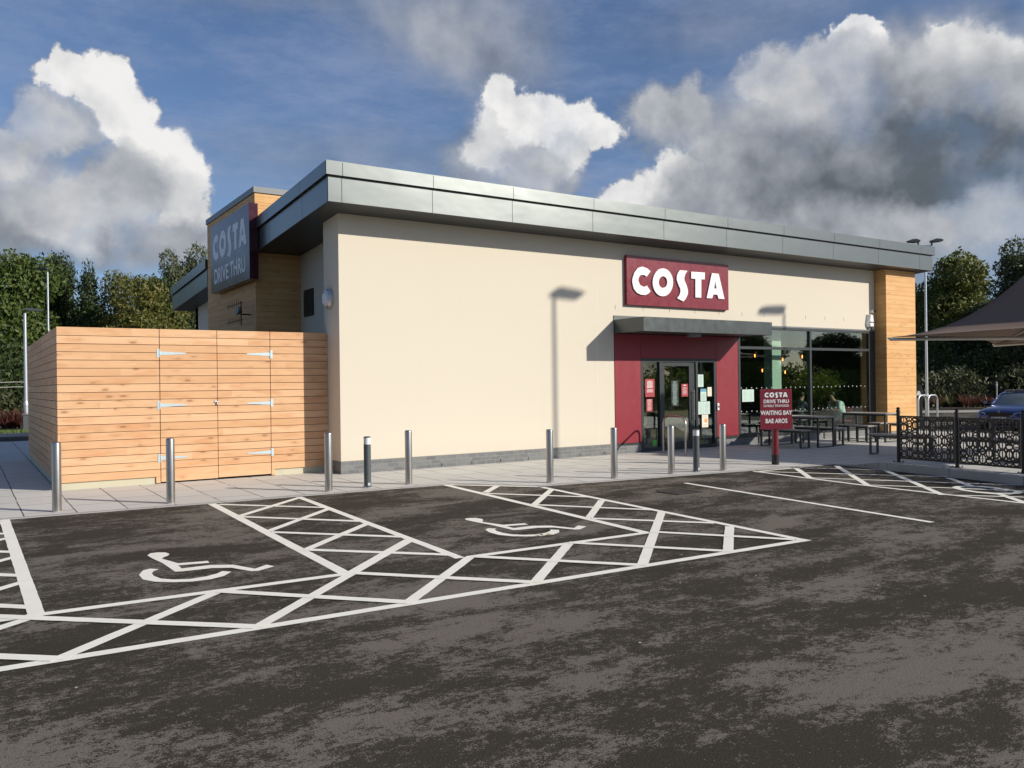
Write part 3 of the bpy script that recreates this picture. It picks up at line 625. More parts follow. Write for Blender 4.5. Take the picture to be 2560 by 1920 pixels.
# canopy over the door
CX0, CX1, CY = 12.56, 16.84, 13.77
can = MB(); can.box(CX0, CX1, CY, CY+.02, 2.80, 3.12)
can.box(CX0, CX0+.02, CY+.02, W-.001, 2.80, 3.12); can.box(CX1-.02, CX1, CY+.02, W-.001, 2.80, 3.12)
canopy = part(can, 'canopy', plain('dimmed_canopy_metal', (.085, .10, .10), .36, .55, var=.06, vs=2))  # fascia metal darkened: the canopy's dimmer reflection is put into the colour
mb = MB(); mb.box(CX0+.021, CX1-.021, CY+.021, W-.016, 2.815, 2.83); o = part(mb, 'canopy_soffit', SOFF, shop)
mb = MB(); mb.add([(CX0+.02, CY+.02, 3.10), (CX1-.02, CY+.02, 3.10), (CX1-.02, W-.017, 3.10), (CX0+.02, W-.017, 3.10), (CX0+.02, CY+.02, 3.085), (CX1-.02, CY+.02, 3.085), (CX1-.02, W-.017, 3.085), (CX0+.02, W-.017, 3.085)], [(0, 1, 2, 3), (7, 6, 5, 4), (0, 4, 5, 1), (1, 5, 6, 2), (2, 6, 7, 3), (3, 7, 4, 0)])
part(mb, 'canopy_roof', TRIM)
mb = MB(); mb.box(CX0, CX1, W-.017, W-.001, 3.13, 3.22); part(mb, 'canopy_flashing', FASC)
mb = MB(); mb._lathe([(.17, 2.72), (.17, 2.815)], (14.45, 14.1, 0), 24); part(mb, 'canopy_light', TRIM)
# door and side lights
def frame_rect(mb, x0, x1, z0, z1, t, y0, y1, tb=None):
    tb = t if tb is None else tb
    mb.box(x0, x0+t, y0, y1, z0, z1); mb.box(x1-t, x1, y0, y1, z0, z1); mb.box(x0+t, x1-t, y0, y1, z1-t, z1); mb.box(x0+t, x1-t, y0, y1, z0, z0+tb)
mb = MB(); mb.box(13.385, 13.46, W-.01, W+.09, 0.01, 2.23); mb.box(15.85, 15.925, W-.01, W+.09, .01, 2.23); mb.box(13.46, 15.85, W-.01, W+.09, 2.15, 2.23)
mb.box(13.985, 14.06, W-.01, W+.09, .01, 2.15); mb.box(15.205, 15.275, W-.01, W+.09, .01, 2.15)
mb.box(13.46, 13.985, W-.01, W+.09, .01, .10); mb.box(15.275, 15.85, W-.01, W+.09, .01, .10)
df = part(mb, 'door_frame', FRAME)
mb = MB(); mb.box(13.46, 13.985, W+.035, W+.045, .10, 2.15); mb.box(15.275, 15.85, W+.035, W+.045, .10, 2.15)
mb.pieces('side_light_glass', GLASS, df, OFF)
mb = MB(); mb.box(14.07, 14.15, W+.01, W+.06, .02, 2.14); mb.box(14.99, 15.07, W+.01, W+.06, .02, 2.14); mb.box(14.15, 14.99, W+.01, W+.06, 2.05, 2.14); mb.box(14.15, 14.99, W+.01, W+.06, .02, .20)
mb.box(15.075, 15.20, W+.02, W+.07, .02, 2.14)
dor = part(mb, 'door', FRAME)
mb = MB(); mb.box(14.15, 14.99, W+.03, W+.04, .20, 2.05); part(mb, 'glass', GLASS, dor).parent = dor
mb = MB(); mb.tube([(15.10, W-.05, .72), (15.10, W-.05, 1.46)], .014, 10); mb.tube([(15.10, W-.05, .78), (15.10, W+.02, .78)], .01, 8); mb.tube([(15.10, W-.05, 1.40), (15.10, W+.02, 1.40)], .01, 8)
part(mb, 'handle', STEEL, dor, smooth=True)
# shop window
WX = [16.76, 19.70, 22.40]
mb = MB(); mb.box(16.755, 16.83, W-.01, W+.09, .24, 3.10); mb.box(19.665, 19.74, W-.01, W+.09, .24, 3.10); mb.box(22.42, 22.73, W+.0, W+.09, .24, 3.10)
for a, b in ((16.83, 19.665), (19.74, 22.42)):
    mb.box(a, b, W-.01, W+.09, 2.50, 2.57); mb.box(a, b, W-.01, W+.09, .24, .30); mb.box(a, b, W-.01, W+.09, 3.03, 3.098)
wf = part(mb, 'window_frame', FRAME)
mb = MB()
for a, b in ((16.83, 19.665), (19.74, 22.42)):
    mb.box(a, b, W+.035, W+.045, .30, 2.50); mb.box(a, b, W+.035, W+.045, 2.57, 3.03)
mb.pieces('window_glass', GLASS, wf, OFF)
mb = MB()
for z, dz in ((1.475, .038), (.865, .038)):
    k = 0; x = 16.9
    while x < 22.3:
        if not (19.62 < x < 19.8):
            s_ = 1 if k % 2 else -1
            mb.prism([(-.021, -s_*dz/2), (.021, -s_*dz/2), (0, s_*dz/2)], (x, W+.030, z), (1, 0, 0), (0, 0, 1), (0, 1, 0), 0, .002)
        k += 1; x += .198
mb.pieces('window_decal', plain('frosted_decal', (.48, .50, .48), .6), wf, OFF)
# vent louvre and bulkhead light on the left return
mb = MB(); mb.box(6.43, 6.449, 17.73, 18.34, 3.24, 3.84)
for i in range(11): mb.box(6.415, 6.429, 17.76, 18.31, 3.28+i*.05, 3.305+i*.05)
part(mb, 'vent_louvre', FRAME)
mb = MB(); mb.tube([(X0-.001, 15.26, 3.34), (X0-.045, 15.26, 3.34), (X0-.09, 15.26, 3.34)], [.195, .195, .155], 28); wl = part(mb, 'wall_light', GALV, smooth=True)
mb = MB(); mb.tube([(X0-.09, 15.26, 3.34), (X0-.12, 15.26, 3.34)], [.14, .11], 28); part(mb, 'lens', plain('frosted_lens', (.62, .64, .66), .3), wl, smooth=True)
# television aerial on the tower wall
ae = thing('tv_aerial', 'black rooftop aerial with thin rods bracketed to the tower wall under the large sign', 'aerial', (5.3, 18.9, 3.3))
mb = MB()
mb.tube([(.1, 0, 0), (-.12, 0, 0)], .016, 8); mb.tube([(-.12, 0, -.25), (-.12, 0, .3)], .014, 8)
for z in (-.12, .26):
    mb.tube([(-.12, -.1, z), (-.12, 1.2, z)], .009, 6)
for i in range(6): mb.tube([(-.12, .15+i*.18, -.20), (-.12, .15+i*.18, -.04)], .005, 5); mb.tube([(-.12, .2+i*.18, .18), (-.12, .2+i*.18, .34)], .005, 5)
mb.build('rods', BLACK, ae); mb = MB(); mb.tube([(-.1, 0, .05), (-.16, .0, .07), (-.20, .0, .08)], [.02, .09, .11], 16); mb.build('reflector', DKGREY, ae, smooth=True)

# ---- inside
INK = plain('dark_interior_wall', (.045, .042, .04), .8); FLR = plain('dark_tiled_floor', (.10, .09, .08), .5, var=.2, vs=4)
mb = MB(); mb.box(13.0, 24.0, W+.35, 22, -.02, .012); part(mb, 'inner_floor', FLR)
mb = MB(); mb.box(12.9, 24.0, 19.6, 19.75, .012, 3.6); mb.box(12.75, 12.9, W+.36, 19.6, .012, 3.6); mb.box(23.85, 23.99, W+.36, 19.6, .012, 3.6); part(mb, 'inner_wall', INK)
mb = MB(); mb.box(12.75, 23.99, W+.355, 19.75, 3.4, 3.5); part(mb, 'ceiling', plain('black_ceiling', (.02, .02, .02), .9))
mb = MB(); mb.box(18.60, 18.98, 15.22, 15.5, .012, 3.39); part(mb, 'inner_column', plain('sage_green_plaster', (.48, .60, .50), .7))
mb = boards(13.75, 14.25, 15.75, 15.77, .014, 2.6); part(mb, 'inner_timber_lining', LARCH)
mb = MB(); mb.box(14.5, 19.0, 18.4, 19.0, .014, 1.1); mb.box(14.45, 19.05, 18.35, 19.05, 1.1, 1.14); part(mb, 'counter', plain('dark_oak_counter', (.10, .06, .035), .5))
BULB = emis('amber_filament', (1, .26, .05), 9.0); AMB = plain('amber_bulb_glass', (.5, .2, .06), .2)
for i, (x, z) in enumerate([(19.99, 2.43), (20.32, 1.98), (21.27, 2.32), (21.38, 1.93), (22.22, 2.42)]):
    dsc = ['leftmost of the lit pendant bulbs seen through the shop window', 'low lit pendant bulb just left of the pale green column', 'lit pendant bulb just right of the pale green column, higher of that pair', 'lit pendant bulb just right of the pale green column, lower of that pair', 'rightmost lit pendant bulb, beside the window mullion'][i]
    t = thing('pendant_lamp', dsc, 'pendant lamp', (x, 17.0, z), group='amber pendant bulbs in the coffee shop')
    mb = MB(); mb.tube([(0, 0, .09), (0, 0, 3.4-z)], .006, 6); mb.build('cord', BLACK, t)
    mb = MB(); mb.tube([(0, 0, -.045), (0, 0, .045)], .012, 8); mb.build('filament', BULB, t)
    mb = MB(); mb._lathe([(.022, .055), (.022, .10)], (0, 0, 0), 12); mb.build('socket', BLACK, t)
# ------------------------------------------------------------ signs
def costa(mb, o, ax, ay, az, t0, t1, sc_=1.0, cx=14.6, cz=4.06):
    nr = lambda L: [((x-cx)*sc_, (z-cz)*sc_) for x, z in L]
    for L, H in ((L_C, None), (L_O, L_OH), (L_S, None), (L_T, None), (L_A, L_AH)):
        mb.prism(nr(L), o, ax, ay, az, t0, t1, hole=nr(H) if H else None)
ws = thing('wall_sign', 'large maroon fascia sign with raised white COSTA letters above the entrance canopy', 'sign', (14.62, W, 4.06))
mb = MB(); mb.box(-1.71, 1.71, -.090, -.001, -.58, .58); mb.build('panel', SIGNRED, ws, bevel=.004)
mb = MB(); mb.box(.36, .364, -.0915, -.0905, -.575, .575); mb.build('panel_joint', GAP, ws)
mb = MB(); costa(mb, (-.02, 0, 0), (1, 0, 0), (0, 0, 1), (0, -1, 0), .0925, .122); mb.build('lettering', WHITE, ws)

ts = thing('tower_sign', 'big maroon COSTA DRIVE THRU sign on the side of the timber tower', 'sign', (TX, 19.96, 4.86))
mb = MB(); mb.box(-.22, -.025, -1.70, 1.70, -.83, .83); mb.build('panel', SIGNSHADE, ts, bevel=.004)
mb = MB(); mb.box(-.024, -.001, -1.5, 1.5, -.7, .7); mb.build('bracket', GAP, ts)
LETT = plain('pale_letter_face', (.82, .83, .85), .5)
mb = MB(); costa(mb, (-.0, -.02, .22), (0, -1, 0), (0, 0, 1), (-1, 0, 0), .2215, .2235, .95, 14.6, 4.02); mb.build('lettering', LETT, ts)
mb = MB(); put_text(mb, 'DRIVE THRU', .50, (-.2225, -.02, -.47), (0, -1, 0), (0, 0, 1), (-1, 0, 0), bold=.012, ext=.001, sx=.98); mb.build('lettering', LETT, ts)

wy = math.atan2(-.52, .856)
bs = thing('waiting_bay_sign', 'small maroon COSTA DRIVE THRU WAITING BAY sign on a short post by the kerb', 'sign', (13.33, 10.86, .006), wy)
mb = MB(); mb.tube([(0, 0, .20), (0, 0, .72)], .066, 24); mb.build('post', plain('maroon_post', (.17, .014, .02), .3, coat=.5), bs, smooth=True)
mb = MB(); mb._lathe([(.072, 0), (.072, .20)], (0, 0, 0), 24); mb.build('post_base', BLACK, bs, smooth=True)
mb = MB(); mb.box(-.315, .315, -.085, -.065, .70, 1.49); mb.box(-.05, .05, -.065, .0, .9, 1.3); mb.build('panel', SIGNRED, bs, bevel=.003)
mb = MB(); costa(mb, (0, 0, 1.375), (1, 0, 0), (0, 0, 1), (0, -1, 0), .0865, .089, .148)
for s_, z, h, b_, x_ in (('DRIVE THRU', 1.245, .095, .002, .95), ('GYRRU TRWODD', 1.158, .064, .0006, .98), ('WAITING BAY', 1.020, .120, .0024, .80), ('BAE AROS', .860, .120, .0024, .80)):
    put_text(mb, s_, h, (0, -.0875, z), (1, 0, 0), (0, 0, 1), (0, -1, 0), bold=b_, ext=.0008, sx=x_)
mb.build('lettering', WHITE, bs)

# alarm box beside the pier
al = thing('alarm_box', 'white tapered burglar alarm box on the cream wall beside the timber pier', 'alarm box', (22.43, W, 3.40))
mb = MB(); pr = [(-.10, .19, 0), (.10, .19, 0), (.17, -.10, 0), (.13, -.19, 0), (-.13, -.19, 0), (-.17, -.10, 0)]
n = 6; fr_ = [(x*.72, z*.9) for x, z, _ in pr]
mb.add([(x, -.002, z) for x, z, _ in pr]+[(x*.95, -.05, z) for x, z, _ in pr]+[(x*.55, -.11, z*.86) for x, z, _ in pr], [tuple(range(6))]+[(i, (i+1) % 6, 6+(i+1) % 6, 6+i) for i in range(6)]+[(6+i, 6+(i+1) % 6, 12+(i+1) % 6, 12+i) for i in range(6)]+[tuple(range(12, 18))])
mb.build('cover', WHITEP, al)
mb = MB(); mb.box(-.09, .13, -.03, -.001, -.26, -.19); mb.build('backplate', DKGREY, al)
mb = MB(); put_text(mb, 'SECOM', .062, (0, -.113, -.05), (1, 0, 0), (0, 0, 1), (0, -1, 0), bold=.0015, ext=.001); mb.build('lettering', plain('navy_print', (.03, .03, .15), .5), al)
cc = thing('security_camera', 'small white dome camera on the wall just above the alarm box', 'camera', (22.56, W, 3.69))
mb = MB(); mb.tube([(0, -.001, 0), (0, -.05, 0), (.01, -.09, -.005)], [.055, .055, .045], 16); mb.build('housing', WHITEP, cc, smooth=True)
mb = MB(); mb.tube([(.012, -.09, -.006), (.02, -.125, -.012)], [.036, .02], 16); mb.build('lens', BLACK, cc, smooth=True)

# notices stuck to the glass
MINT = plain('mint_paper', (.55, .70, .62), .7, var=.03); CREAMP = plain('cream_paper', (.80, .74, .58), .7, var=.03); REDP = plain('maroon_poster', (.36, .035, .045), .5, var=.03)
INKG = plain('grey_print', (.25, .35, .32), .7); BLUEP = plain('blue_paper', (.12, .35, .48), .6); ORNG = plain('orange_print', (.75, .35, .10), .6); GREEN = plain('bright_green_card', (.16, .55, .06), .6); TRANS = plain('black_film', (.015, .02, .02), .4)
def notice(label, x0, x1, z0, z1, mat, rows, ink, y=W+.030, head=None, margin=.14, seed=1):
    t = thing('notice', label, 'notice', ((x0+x1)/2, y, (z0+z1)/2), group=None)
    w_, h_ = x1-x0, z1-z0; mb = MB(); mb.box(-w_/2, w_/2, 0, .002, -h_/2, h_/2); mb.build('sheet', mat, t)
    mb = MB(); r = random.Random(seed)
    for i, zf_ in enumerate(rows):
        hw = w_*(.5-margin)*r.uniform(.6, 1.0); th = h_*.014
        x = -hw
        while x < hw-.006:
            l = min(r.uniform(.012, .035), hw-x); mb.box(x, x+l, -.0008, -.0002, h_*zf_-th, h_*zf_+th); x += l+.006
    mb.build('printing', ink, t)
    if head:
        mb = MB(); m2, a, b, c, d = head; mb.box(a*w_, b*w_, -.0007, -.0001, c*h_, d*h_); mb.build('heading', m2, t)
    return t
R = lambda a, b, n: [a+(b-a)*i/(n-1) for i in range(n)]
notice('maroon welcome poster with white writing on the glass left of the door', 13.55, 13.85, 1.31, 1.74, REDP, R(.38, .02, 8)+R(-.1, -.22, 3), WHITE, seed=1)
notice('narrow maroon opening hours table under the maroon welcome poster', 13.58, 13.78, .96, 1.26, REDP, R(.30, -.38, 9), WHITE, head=(WHITE, -.3, .3, .40, .44), seed=2)
notice('tall black notice with pale print in the middle of the door glass', 14.39, 14.64, 1.07, 1.70, TRANS, R(.44, -.44, 20), INKG, y=W+.024, seed=3)
notice('small maroon notice at the right of the door glass', 14.74, 14.96, 1.30, 1.61, REDP, R(.20, -.3, 6), WHITE, y=W+.024, head=(WHITE, -.16, .16, .36, .43), seed=4)
notice('mint notice highest on the glass right of the door', 15.30, 15.51, 1.53, 1.84, MINT, R(.38, -.35, 10), INKG, seed=5)
notice('mint notice with a blue heading, second from the top right of the door', 15.40, 15.61, 1.17, 1.48, MINT, R(.05, -.40, 7), INKG, head=(BLUEP, -.5, .5, .26, .5), seed=6)
notice('small cream notice beside the frame right of the blue headed one', 15.65, 15.80, 1.29, 1.52, CREAMP, R(.3, -.35, 5), INKG, seed=7)
notice('left sheet of the mint pair low on the glass right of the door', 15.30, 15.503, .84, 1.16, MINT, R(.38, -.38, 8), INKG, seed=8)
notice('right sheet of the mint pair low on the glass right of the door', 15.507, 15.73, .84, 1.16, MINT, R(.38, -.38, 9), INKG, seed=9)
notice('cream notice with an orange hand drawing, lowest right of the door', 15.44, 15.66, .51, .83, CREAMP, R(.40, .30, 2)+R(-.3, -.42, 2), INKG, head=(ORNG, -.1, .34, -.12, .18), seed=10)
notice('bright green card at the foot of the glass left of the door', 13.76, 13.90, .14, .27, GREEN, R(.2, -.2, 2), INKG, seed=11)
notice('left sheet of the pale mint pair on the large shop window', 16.93, 17.145, 1.12, 1.44, MINT, R(.38, -.38, 9), INKG, seed=12)
notice('right sheet of the pale mint pair on the large shop window', 17.15, 17.38, 1.12, 1.44, MINT, R(.38, -.38, 9), INKG, seed=13)
db = thing('door_button', 'white push button box on the maroon panel right of the door', 'push button', (15.965, W-.012, 1.02))
mb = MB(); mb.box(-.035, .035, -.03, -.001, -.09, .09); mb.build('housing', WHITEP, db, bevel=.008); mb = MB(); mb._lathe([(.02, 0), (.02, .01)], (0, 0, 0), 12); mb.v = [(x, -.031-z, y) for x, y, z in mb.v]; mb.build('button', BLACK, db)

# ------------------------------------------------------------ timber bin store
EX0, EX1, EY, EYB, ET = 1.25, 5.866, 15.42, 23.0, 2.69
bst = thing('bin_store', 'tall bin store of pale horizontal spruce boards with double gates beside the cream wall', 'bin store', (EX0, EY, 0)); EO = (EX0, EY, 0)
def ep(mb, name, mat, parent=bst, **kw): return mb.build(name, mat, parent, EO, **kw)
D1, D2, D3 = 2.82, 3.79, 4.75
def eb(x0, x1, y0, y1, z0=.13, z1=ET, mb=None):
    mb = mb or MB(); z = .13; 
    while z < z1-.02:
        nxt = z+.1347
        a = max(z, z0) if z > .14 else z0
        b = nxt-.009 if nxt < z1-.04 else z1
        mb.box(x0, x1, y0, y1, a, b); z = nxt
        if b == z1: break
    return mb
ep(eb(EX0, D1-.006, EY, EY+.025), 'front_panel', SPRUCE); ep(eb(D3+.006, EX1, EY, EY+.025), 'front_panel', SPRUCE)
ep(eb(EX0, EX0+.025, EY+.027, EYB), 'side_panel', SPRUCE); ep(eb(EX0+.026, EX1, EYB-.025, EYB), 'rear_panel', SPRUCE)
g1 = ep(eb(D1+.006, D2-.005, EY, EY+.025, z0=.035), 'gate', SPRUCE); g2 = ep(eb(D2+.005, D3-.006, EY, EY+.025, z0=.045), 'gate', SPRUCE)
mb = MB(); mb.box(EX0+.03, EX1, EY+.028, EY+.075, .14, 2.66); mb.box(EX0+.028, EX0+.06, EY+.08, EYB-.05, .14, 2.66); ep(mb, 'backing_frame', GAP)
mb = MB(); mb.box(EX0+.045, D1-.08, EY+.03, EY+.08, -.02, .128); mb.box(D3+.07, EX1, EY+.03, EY+.08, -.02, .128); mb.box(EX0+.03, EX0+.08, EY+.09, EYB-.04, -.02, .128); ep(mb, 'gravel_board', PLTH)
mb = MB(); mb.box(D1-.075, D1-.006, EY+.002, EY+.07, .02, .128); mb.box(D3+.006, D3+.065, EY+.002, EY+.07, .02, .128); ep(mb, 'gate_post', SPRUCE)
for gt, hx, s_ in ((g1, D1, 1), (g2, D3, -1)):
    for z in (2.27, 1.365, .45):
        mb = MB()
        mb.prism([(s_*-.045, -.075), (s_*-.0, -.075), (s_*0, .075), (s_*-.045, .075)], (hx, EY-.0005, z), (1, 0, 0), (0, 0, 1), (0, -1, 0), 0, .006)
        mb.prism([(s_*.004, -.034), (s_*.30, -.018), (s_*.43, -.012), (s_*.445, 0), (s_*.43, .012), (s_*.30, .018), (s_*.004, .034)], (hx, EY-.0005, z), (1, 0, 0), (0, 0, 1), (0, -1, 0), 0, .006)
        mb.tube([(hx, EY-.008, z-.06), (hx, EY-.008, z+.06)], .008, 8)
        for q in (.05, .16, .30): mb.tube([(hx+s_*q, EY-.0064, z), (hx+s_*q, EY-.010, z)], .006, 8)
        ep(mb, 'hinge', ZINC, gt)
mb = MB(); mb.tube([(D2-.06, EY-.012, 1.41), (D2+.03, EY-.012, 1.405)], .009, 8); mb.box(D2-.05, D2-.02, EY-.008, EY-.0005, 1.39, 1.43); mb.tube([(D2-.01, EY-.02, 1.40), (D2-.01, EY-.02, 1.36)], .016, 10); ep(mb, 'latch', GALV, g2)

# ------------------------------------------------------------ bollards
def cap_prof(r, h): return [(r, 0), (r, h-.02), (r*.93, h-.008), (r*.75, h)]
bols = [(1.02, 12.82, .942, 'nearest steel bollard, at the left corner of the bin store'), (2.45, 12.69, .936, 'steel bollard standing before the left gate hinge'), (4.76, 12.53, .925, 'steel bollard before the corner where timber meets cream wall'), (6.18, 12.58, .905, 'steel bollard just right of the white topped light, at the cream wall'), (9.38, 11.08, .875, 'steel bollard standing alone before the lamp shadow on the cream wall'), (10.62, 10.95, .86, 'steel bollard before the left edge of the maroon entrance'), (11.73, 10.80, .86, 'steel bollard directly before the hoop rail at the door'), (12.9-.02, 10.68, .86, 'rightmost steel bollard, next to the grey light bollard')]
import math as _m
def mk_bol():
    t = thing('steel_bollard', '', 'bollard', (0, 0, 0), group='brushed steel bollards along the kerb')
    mb = MB(); mb._lathe([(.059, 0), (.059, .915), (.056, .928), (.045, .938)], (0, 0, 0), 32); mb.build('post', STEEL, t, smooth=True)
    mb = MB(); mb._lathe([(.068, 0), (.066, .006), (.059, .008)], (0, 0, 0), 32); mb.build('collar', KERB, t, smooth=True)
    return t
b0 = mk_bol()
BP = [(1.02, 12.82, .942), (2.45, 12.69, .936), (4.76, 12.53, .925), (6.18, 12.58, .902), (8.13, 11.25, .89), (9.38, 11.08, .875), (10.61, 10.95, .86), (11.73, 10.75, .859)]
for i, (x, y, h) in enumerate(BP):
    lb = bols[i][3]
    if i == 0: b0.location = (x, y, .006); b0.scale = (1, 1, h/.938); b0['label'] = lb
    else: clone(b0, (x, y, .006), lb, scale=(1, 1, h/.938))
def mk_light():
    t = thing('light_bollard', '', 'bollard light', (0, 0, 0), group='grey light bollards')
    mb = MB(); mb._lathe([(.058, .012), (.058, .72)], (0, 0, 0), 28); mb.build('post', DKGREY, t, smooth=True)
    mb = MB(); mb._lathe([(.056, .721), (.056, .83)], (0, 0, 0), 28); mb.build('lens', WHITEP, t, smooth=True)
    mb = MB(); mb._lathe([(.058, .831), (.058, .845), (.04, .852)], (0, 0, 0), 28); mb.build('cap', DKGREY, t, smooth=True)
    mb = MB(); mb._lathe([(.098, 0), (.098, .011)], (0, 0, 0), 28)
    for k in range(4): mb.tube([(.08*cos(k*pi/2+.7), .08*sin(k*pi/2+.7), .011), (.08*cos(k*pi/2+.7), .08*sin(k*pi/2+.7), .028)], .009, 8)
    mb.build('base_plate', GALV, t)
    mb = MB(); mb.box(-.022, .022, -.062, -.057, .04, .085); mb.build('label_plate', GALV, t)
    return t
l0 = mk_light()
LP = [(5.44, 12.58, .83), (11.18, 10.89, .782)]
l0.location = (LP[0][0], LP[0][1], .006); l0['label'] = 'grey light bollard with white top before the brick plinth of the cream wall'
clone(l0, (LP[1][0], LP[1][1], .006), 'grey light bollard with white top before the entrance door', scale=(1, 1, LP[1][2]/.85))
l0.scale = (1, 1, LP[0][2]/.85)
# hoop rail before the door
hp = thing('hoop_rail', 'polished steel hoop standing on the paving before the entrance door', 'hoop rail', (13.60, 13.93, .006))
pts = []; R_ = .20; hw = .42; H = .87
pts = [(-.055*-1, -hw, 0), (.055, -hw, H-R_)]+[(.055-.0*k, -hw+R_-R_*cos(a), H-R_+R_*sin(a)) for k, a in enumerate([pi/2*i/6 for i in range(1, 7)])]
pts = [(0, -hw, 0), (0, -hw, H-R_)]+[(0, -hw+R_-R_*cos(pi/2*i/6), H-R_+R_*sin(pi/2*i/6)) for i in range(1, 7)]
pts += [(0, -y, z) for _, y, z in pts[::-1]]
mb = MB(); mb.tube(pts, .024, 14); mb.build('tube', STEEL, hp, smooth=True); hp.rotation_euler = (0, 0, -.13)
for y in (-hw, hw):
    mb = MB(); mb._lathe([(.045, 0), (.045, .006)], (0, y, 0), 16); mb.build('flange', STEEL, hp)

# ------------------------------------------------------------ tables and benches
def sled(mb, wd, h, y, t=.04):
    mb.box(-wd/2, -wd/2+t, y-t/2, y+t/2, 0, h); mb.box(wd/2-t, wd/2, y-t/2, y+t/2, 0, h); mb.box(-wd/2+t, wd/2-t, y-t/2, y+t/2, 0, t*.6); mb.box(-wd/2+t, wd/2-t, y-t/2, y+t/2, h-t*.7, h)
def mk_seat(name, cat, wd, L, h, label, group, th=.03):
    t = thing(name, label, cat, (0, 0, 0), group=group)
    mb = MB(); mb.box(-wd/2-.005, wd/2+.005, -L/2-.02, L/2+.02, h-th, h); mb.build('top' if cat == 'table' else 'seat', TABLETOP, t, bevel=.003)
    for s_ in (-1, 1):
        mb = MB(); sled(mb, wd, h-th-.001, s_*(L/2-.03)); mb.build('leg_frame', FRAME, t)
    mb = MB(); mb.box(-wd/2+.041, -wd/2+.07, -L/2+.06, L/2-.06, h-th-.045, h-th-.001); mb.box(wd/2-.07, wd/2-.041, -L/2+.06, L/2-.06, h-th-.045, h-th-.001); mb.pieces('rail', FRAME, t)
    return t
GT, GB, GS = 'dark framed outdoor tables', 'dark framed outdoor benches', 'dark framed outdoor stools'
t0 = mk_seat('table', 'table', .64, 1.3, .76, 'outdoor table just right of the waiting bay sign, before the window', GT); t0.location = (17.72, 13.52, .006)
clone(t0, (20.48, 13.50, .006), 'outdoor table before the timber pier and window', group=GT)
clone(t0, (17.75, 9.75, .05), 'outdoor table just behind the left end of the black railing', rz=.1, group=GT)
clone(t0, (16.35, 7.55, .136), 'outdoor table behind the middle of the railing, before the blue car', rz=1.5, group=GT)
be = mk_seat('bench', 'bench', .35, 1.25, .45, 'bench left of the table by the waiting bay sign', GB); be.location = (17.05, 13.60, .006)
clone(be, (18.40, 13.60, .006), 'bench right of the table by the waiting bay sign')
clone(be, (16.78, 10.35, .02), 'bench with its end frame showing left of the railing end post', rz=.1)
clone(be, (15.30, 7.75, .136), 'bench behind the middle of the railing', rz=.15)
clone(be, (16.40, 6.9, .136), 'bench behind the right part of the railing', rz=1.5)
st = mk_seat('stool', 'stool', .42, .34, .45, 'nearer of the two stools left of the table at the pier', GS); st.location = (19.88, 13.22, .006)
clone(st, (20.02, 13.86, .006), 'farther of the two stools left of the table at the pier')
clone(st, (21.40, 13.85, .006), 'farther stool right of the table at the pier')
clone(st, (21.48, 13.30, .006), 'nearer stool right of the table at the pier')

# ------------------------------------------------------------ black railing with pierced coffee bean panels
ra = thing('railing', 'black metal railing with pierced oval pattern along the raised patio kerb', 'railing', (14.34, 8.89, .13))
RP = [(14.34, 8.89), (14.18, 7.72), (14.05, 6.59), (13.91, 5.42), (13.77, 4.25)]
mb0 = None
for i, (x, y) in enumerate(RP):
    x -= 14.34; y -= 8.89
    mb = MB(); mb.tube([(x, y, .01), (x, y, .93)], .032, 16); po = mb.build('post', BLACK, ra, smooth=True)
    mb = MB(); mb._lathe([(.038, .93), (.04, .95), (.03, .965), (.02, .97), (.034, .985), (.034, 1.0), (.018, 1.012)], (x, y, 0), 16); mb.build('finial', BLACK, po, smooth=True)
    mb = MB(); mb.box(x-.075, x+.075, y-.075, y+.075, 0, .01)
    for a in (-.055, .055):
        for b in (-.055, .055): mb.tube([(x+a, y+b, .01), (x+a, y+b, .03)], .011, 6)
    mb.build('foot_plate', BLACK, po)
rr = random.Random(5)
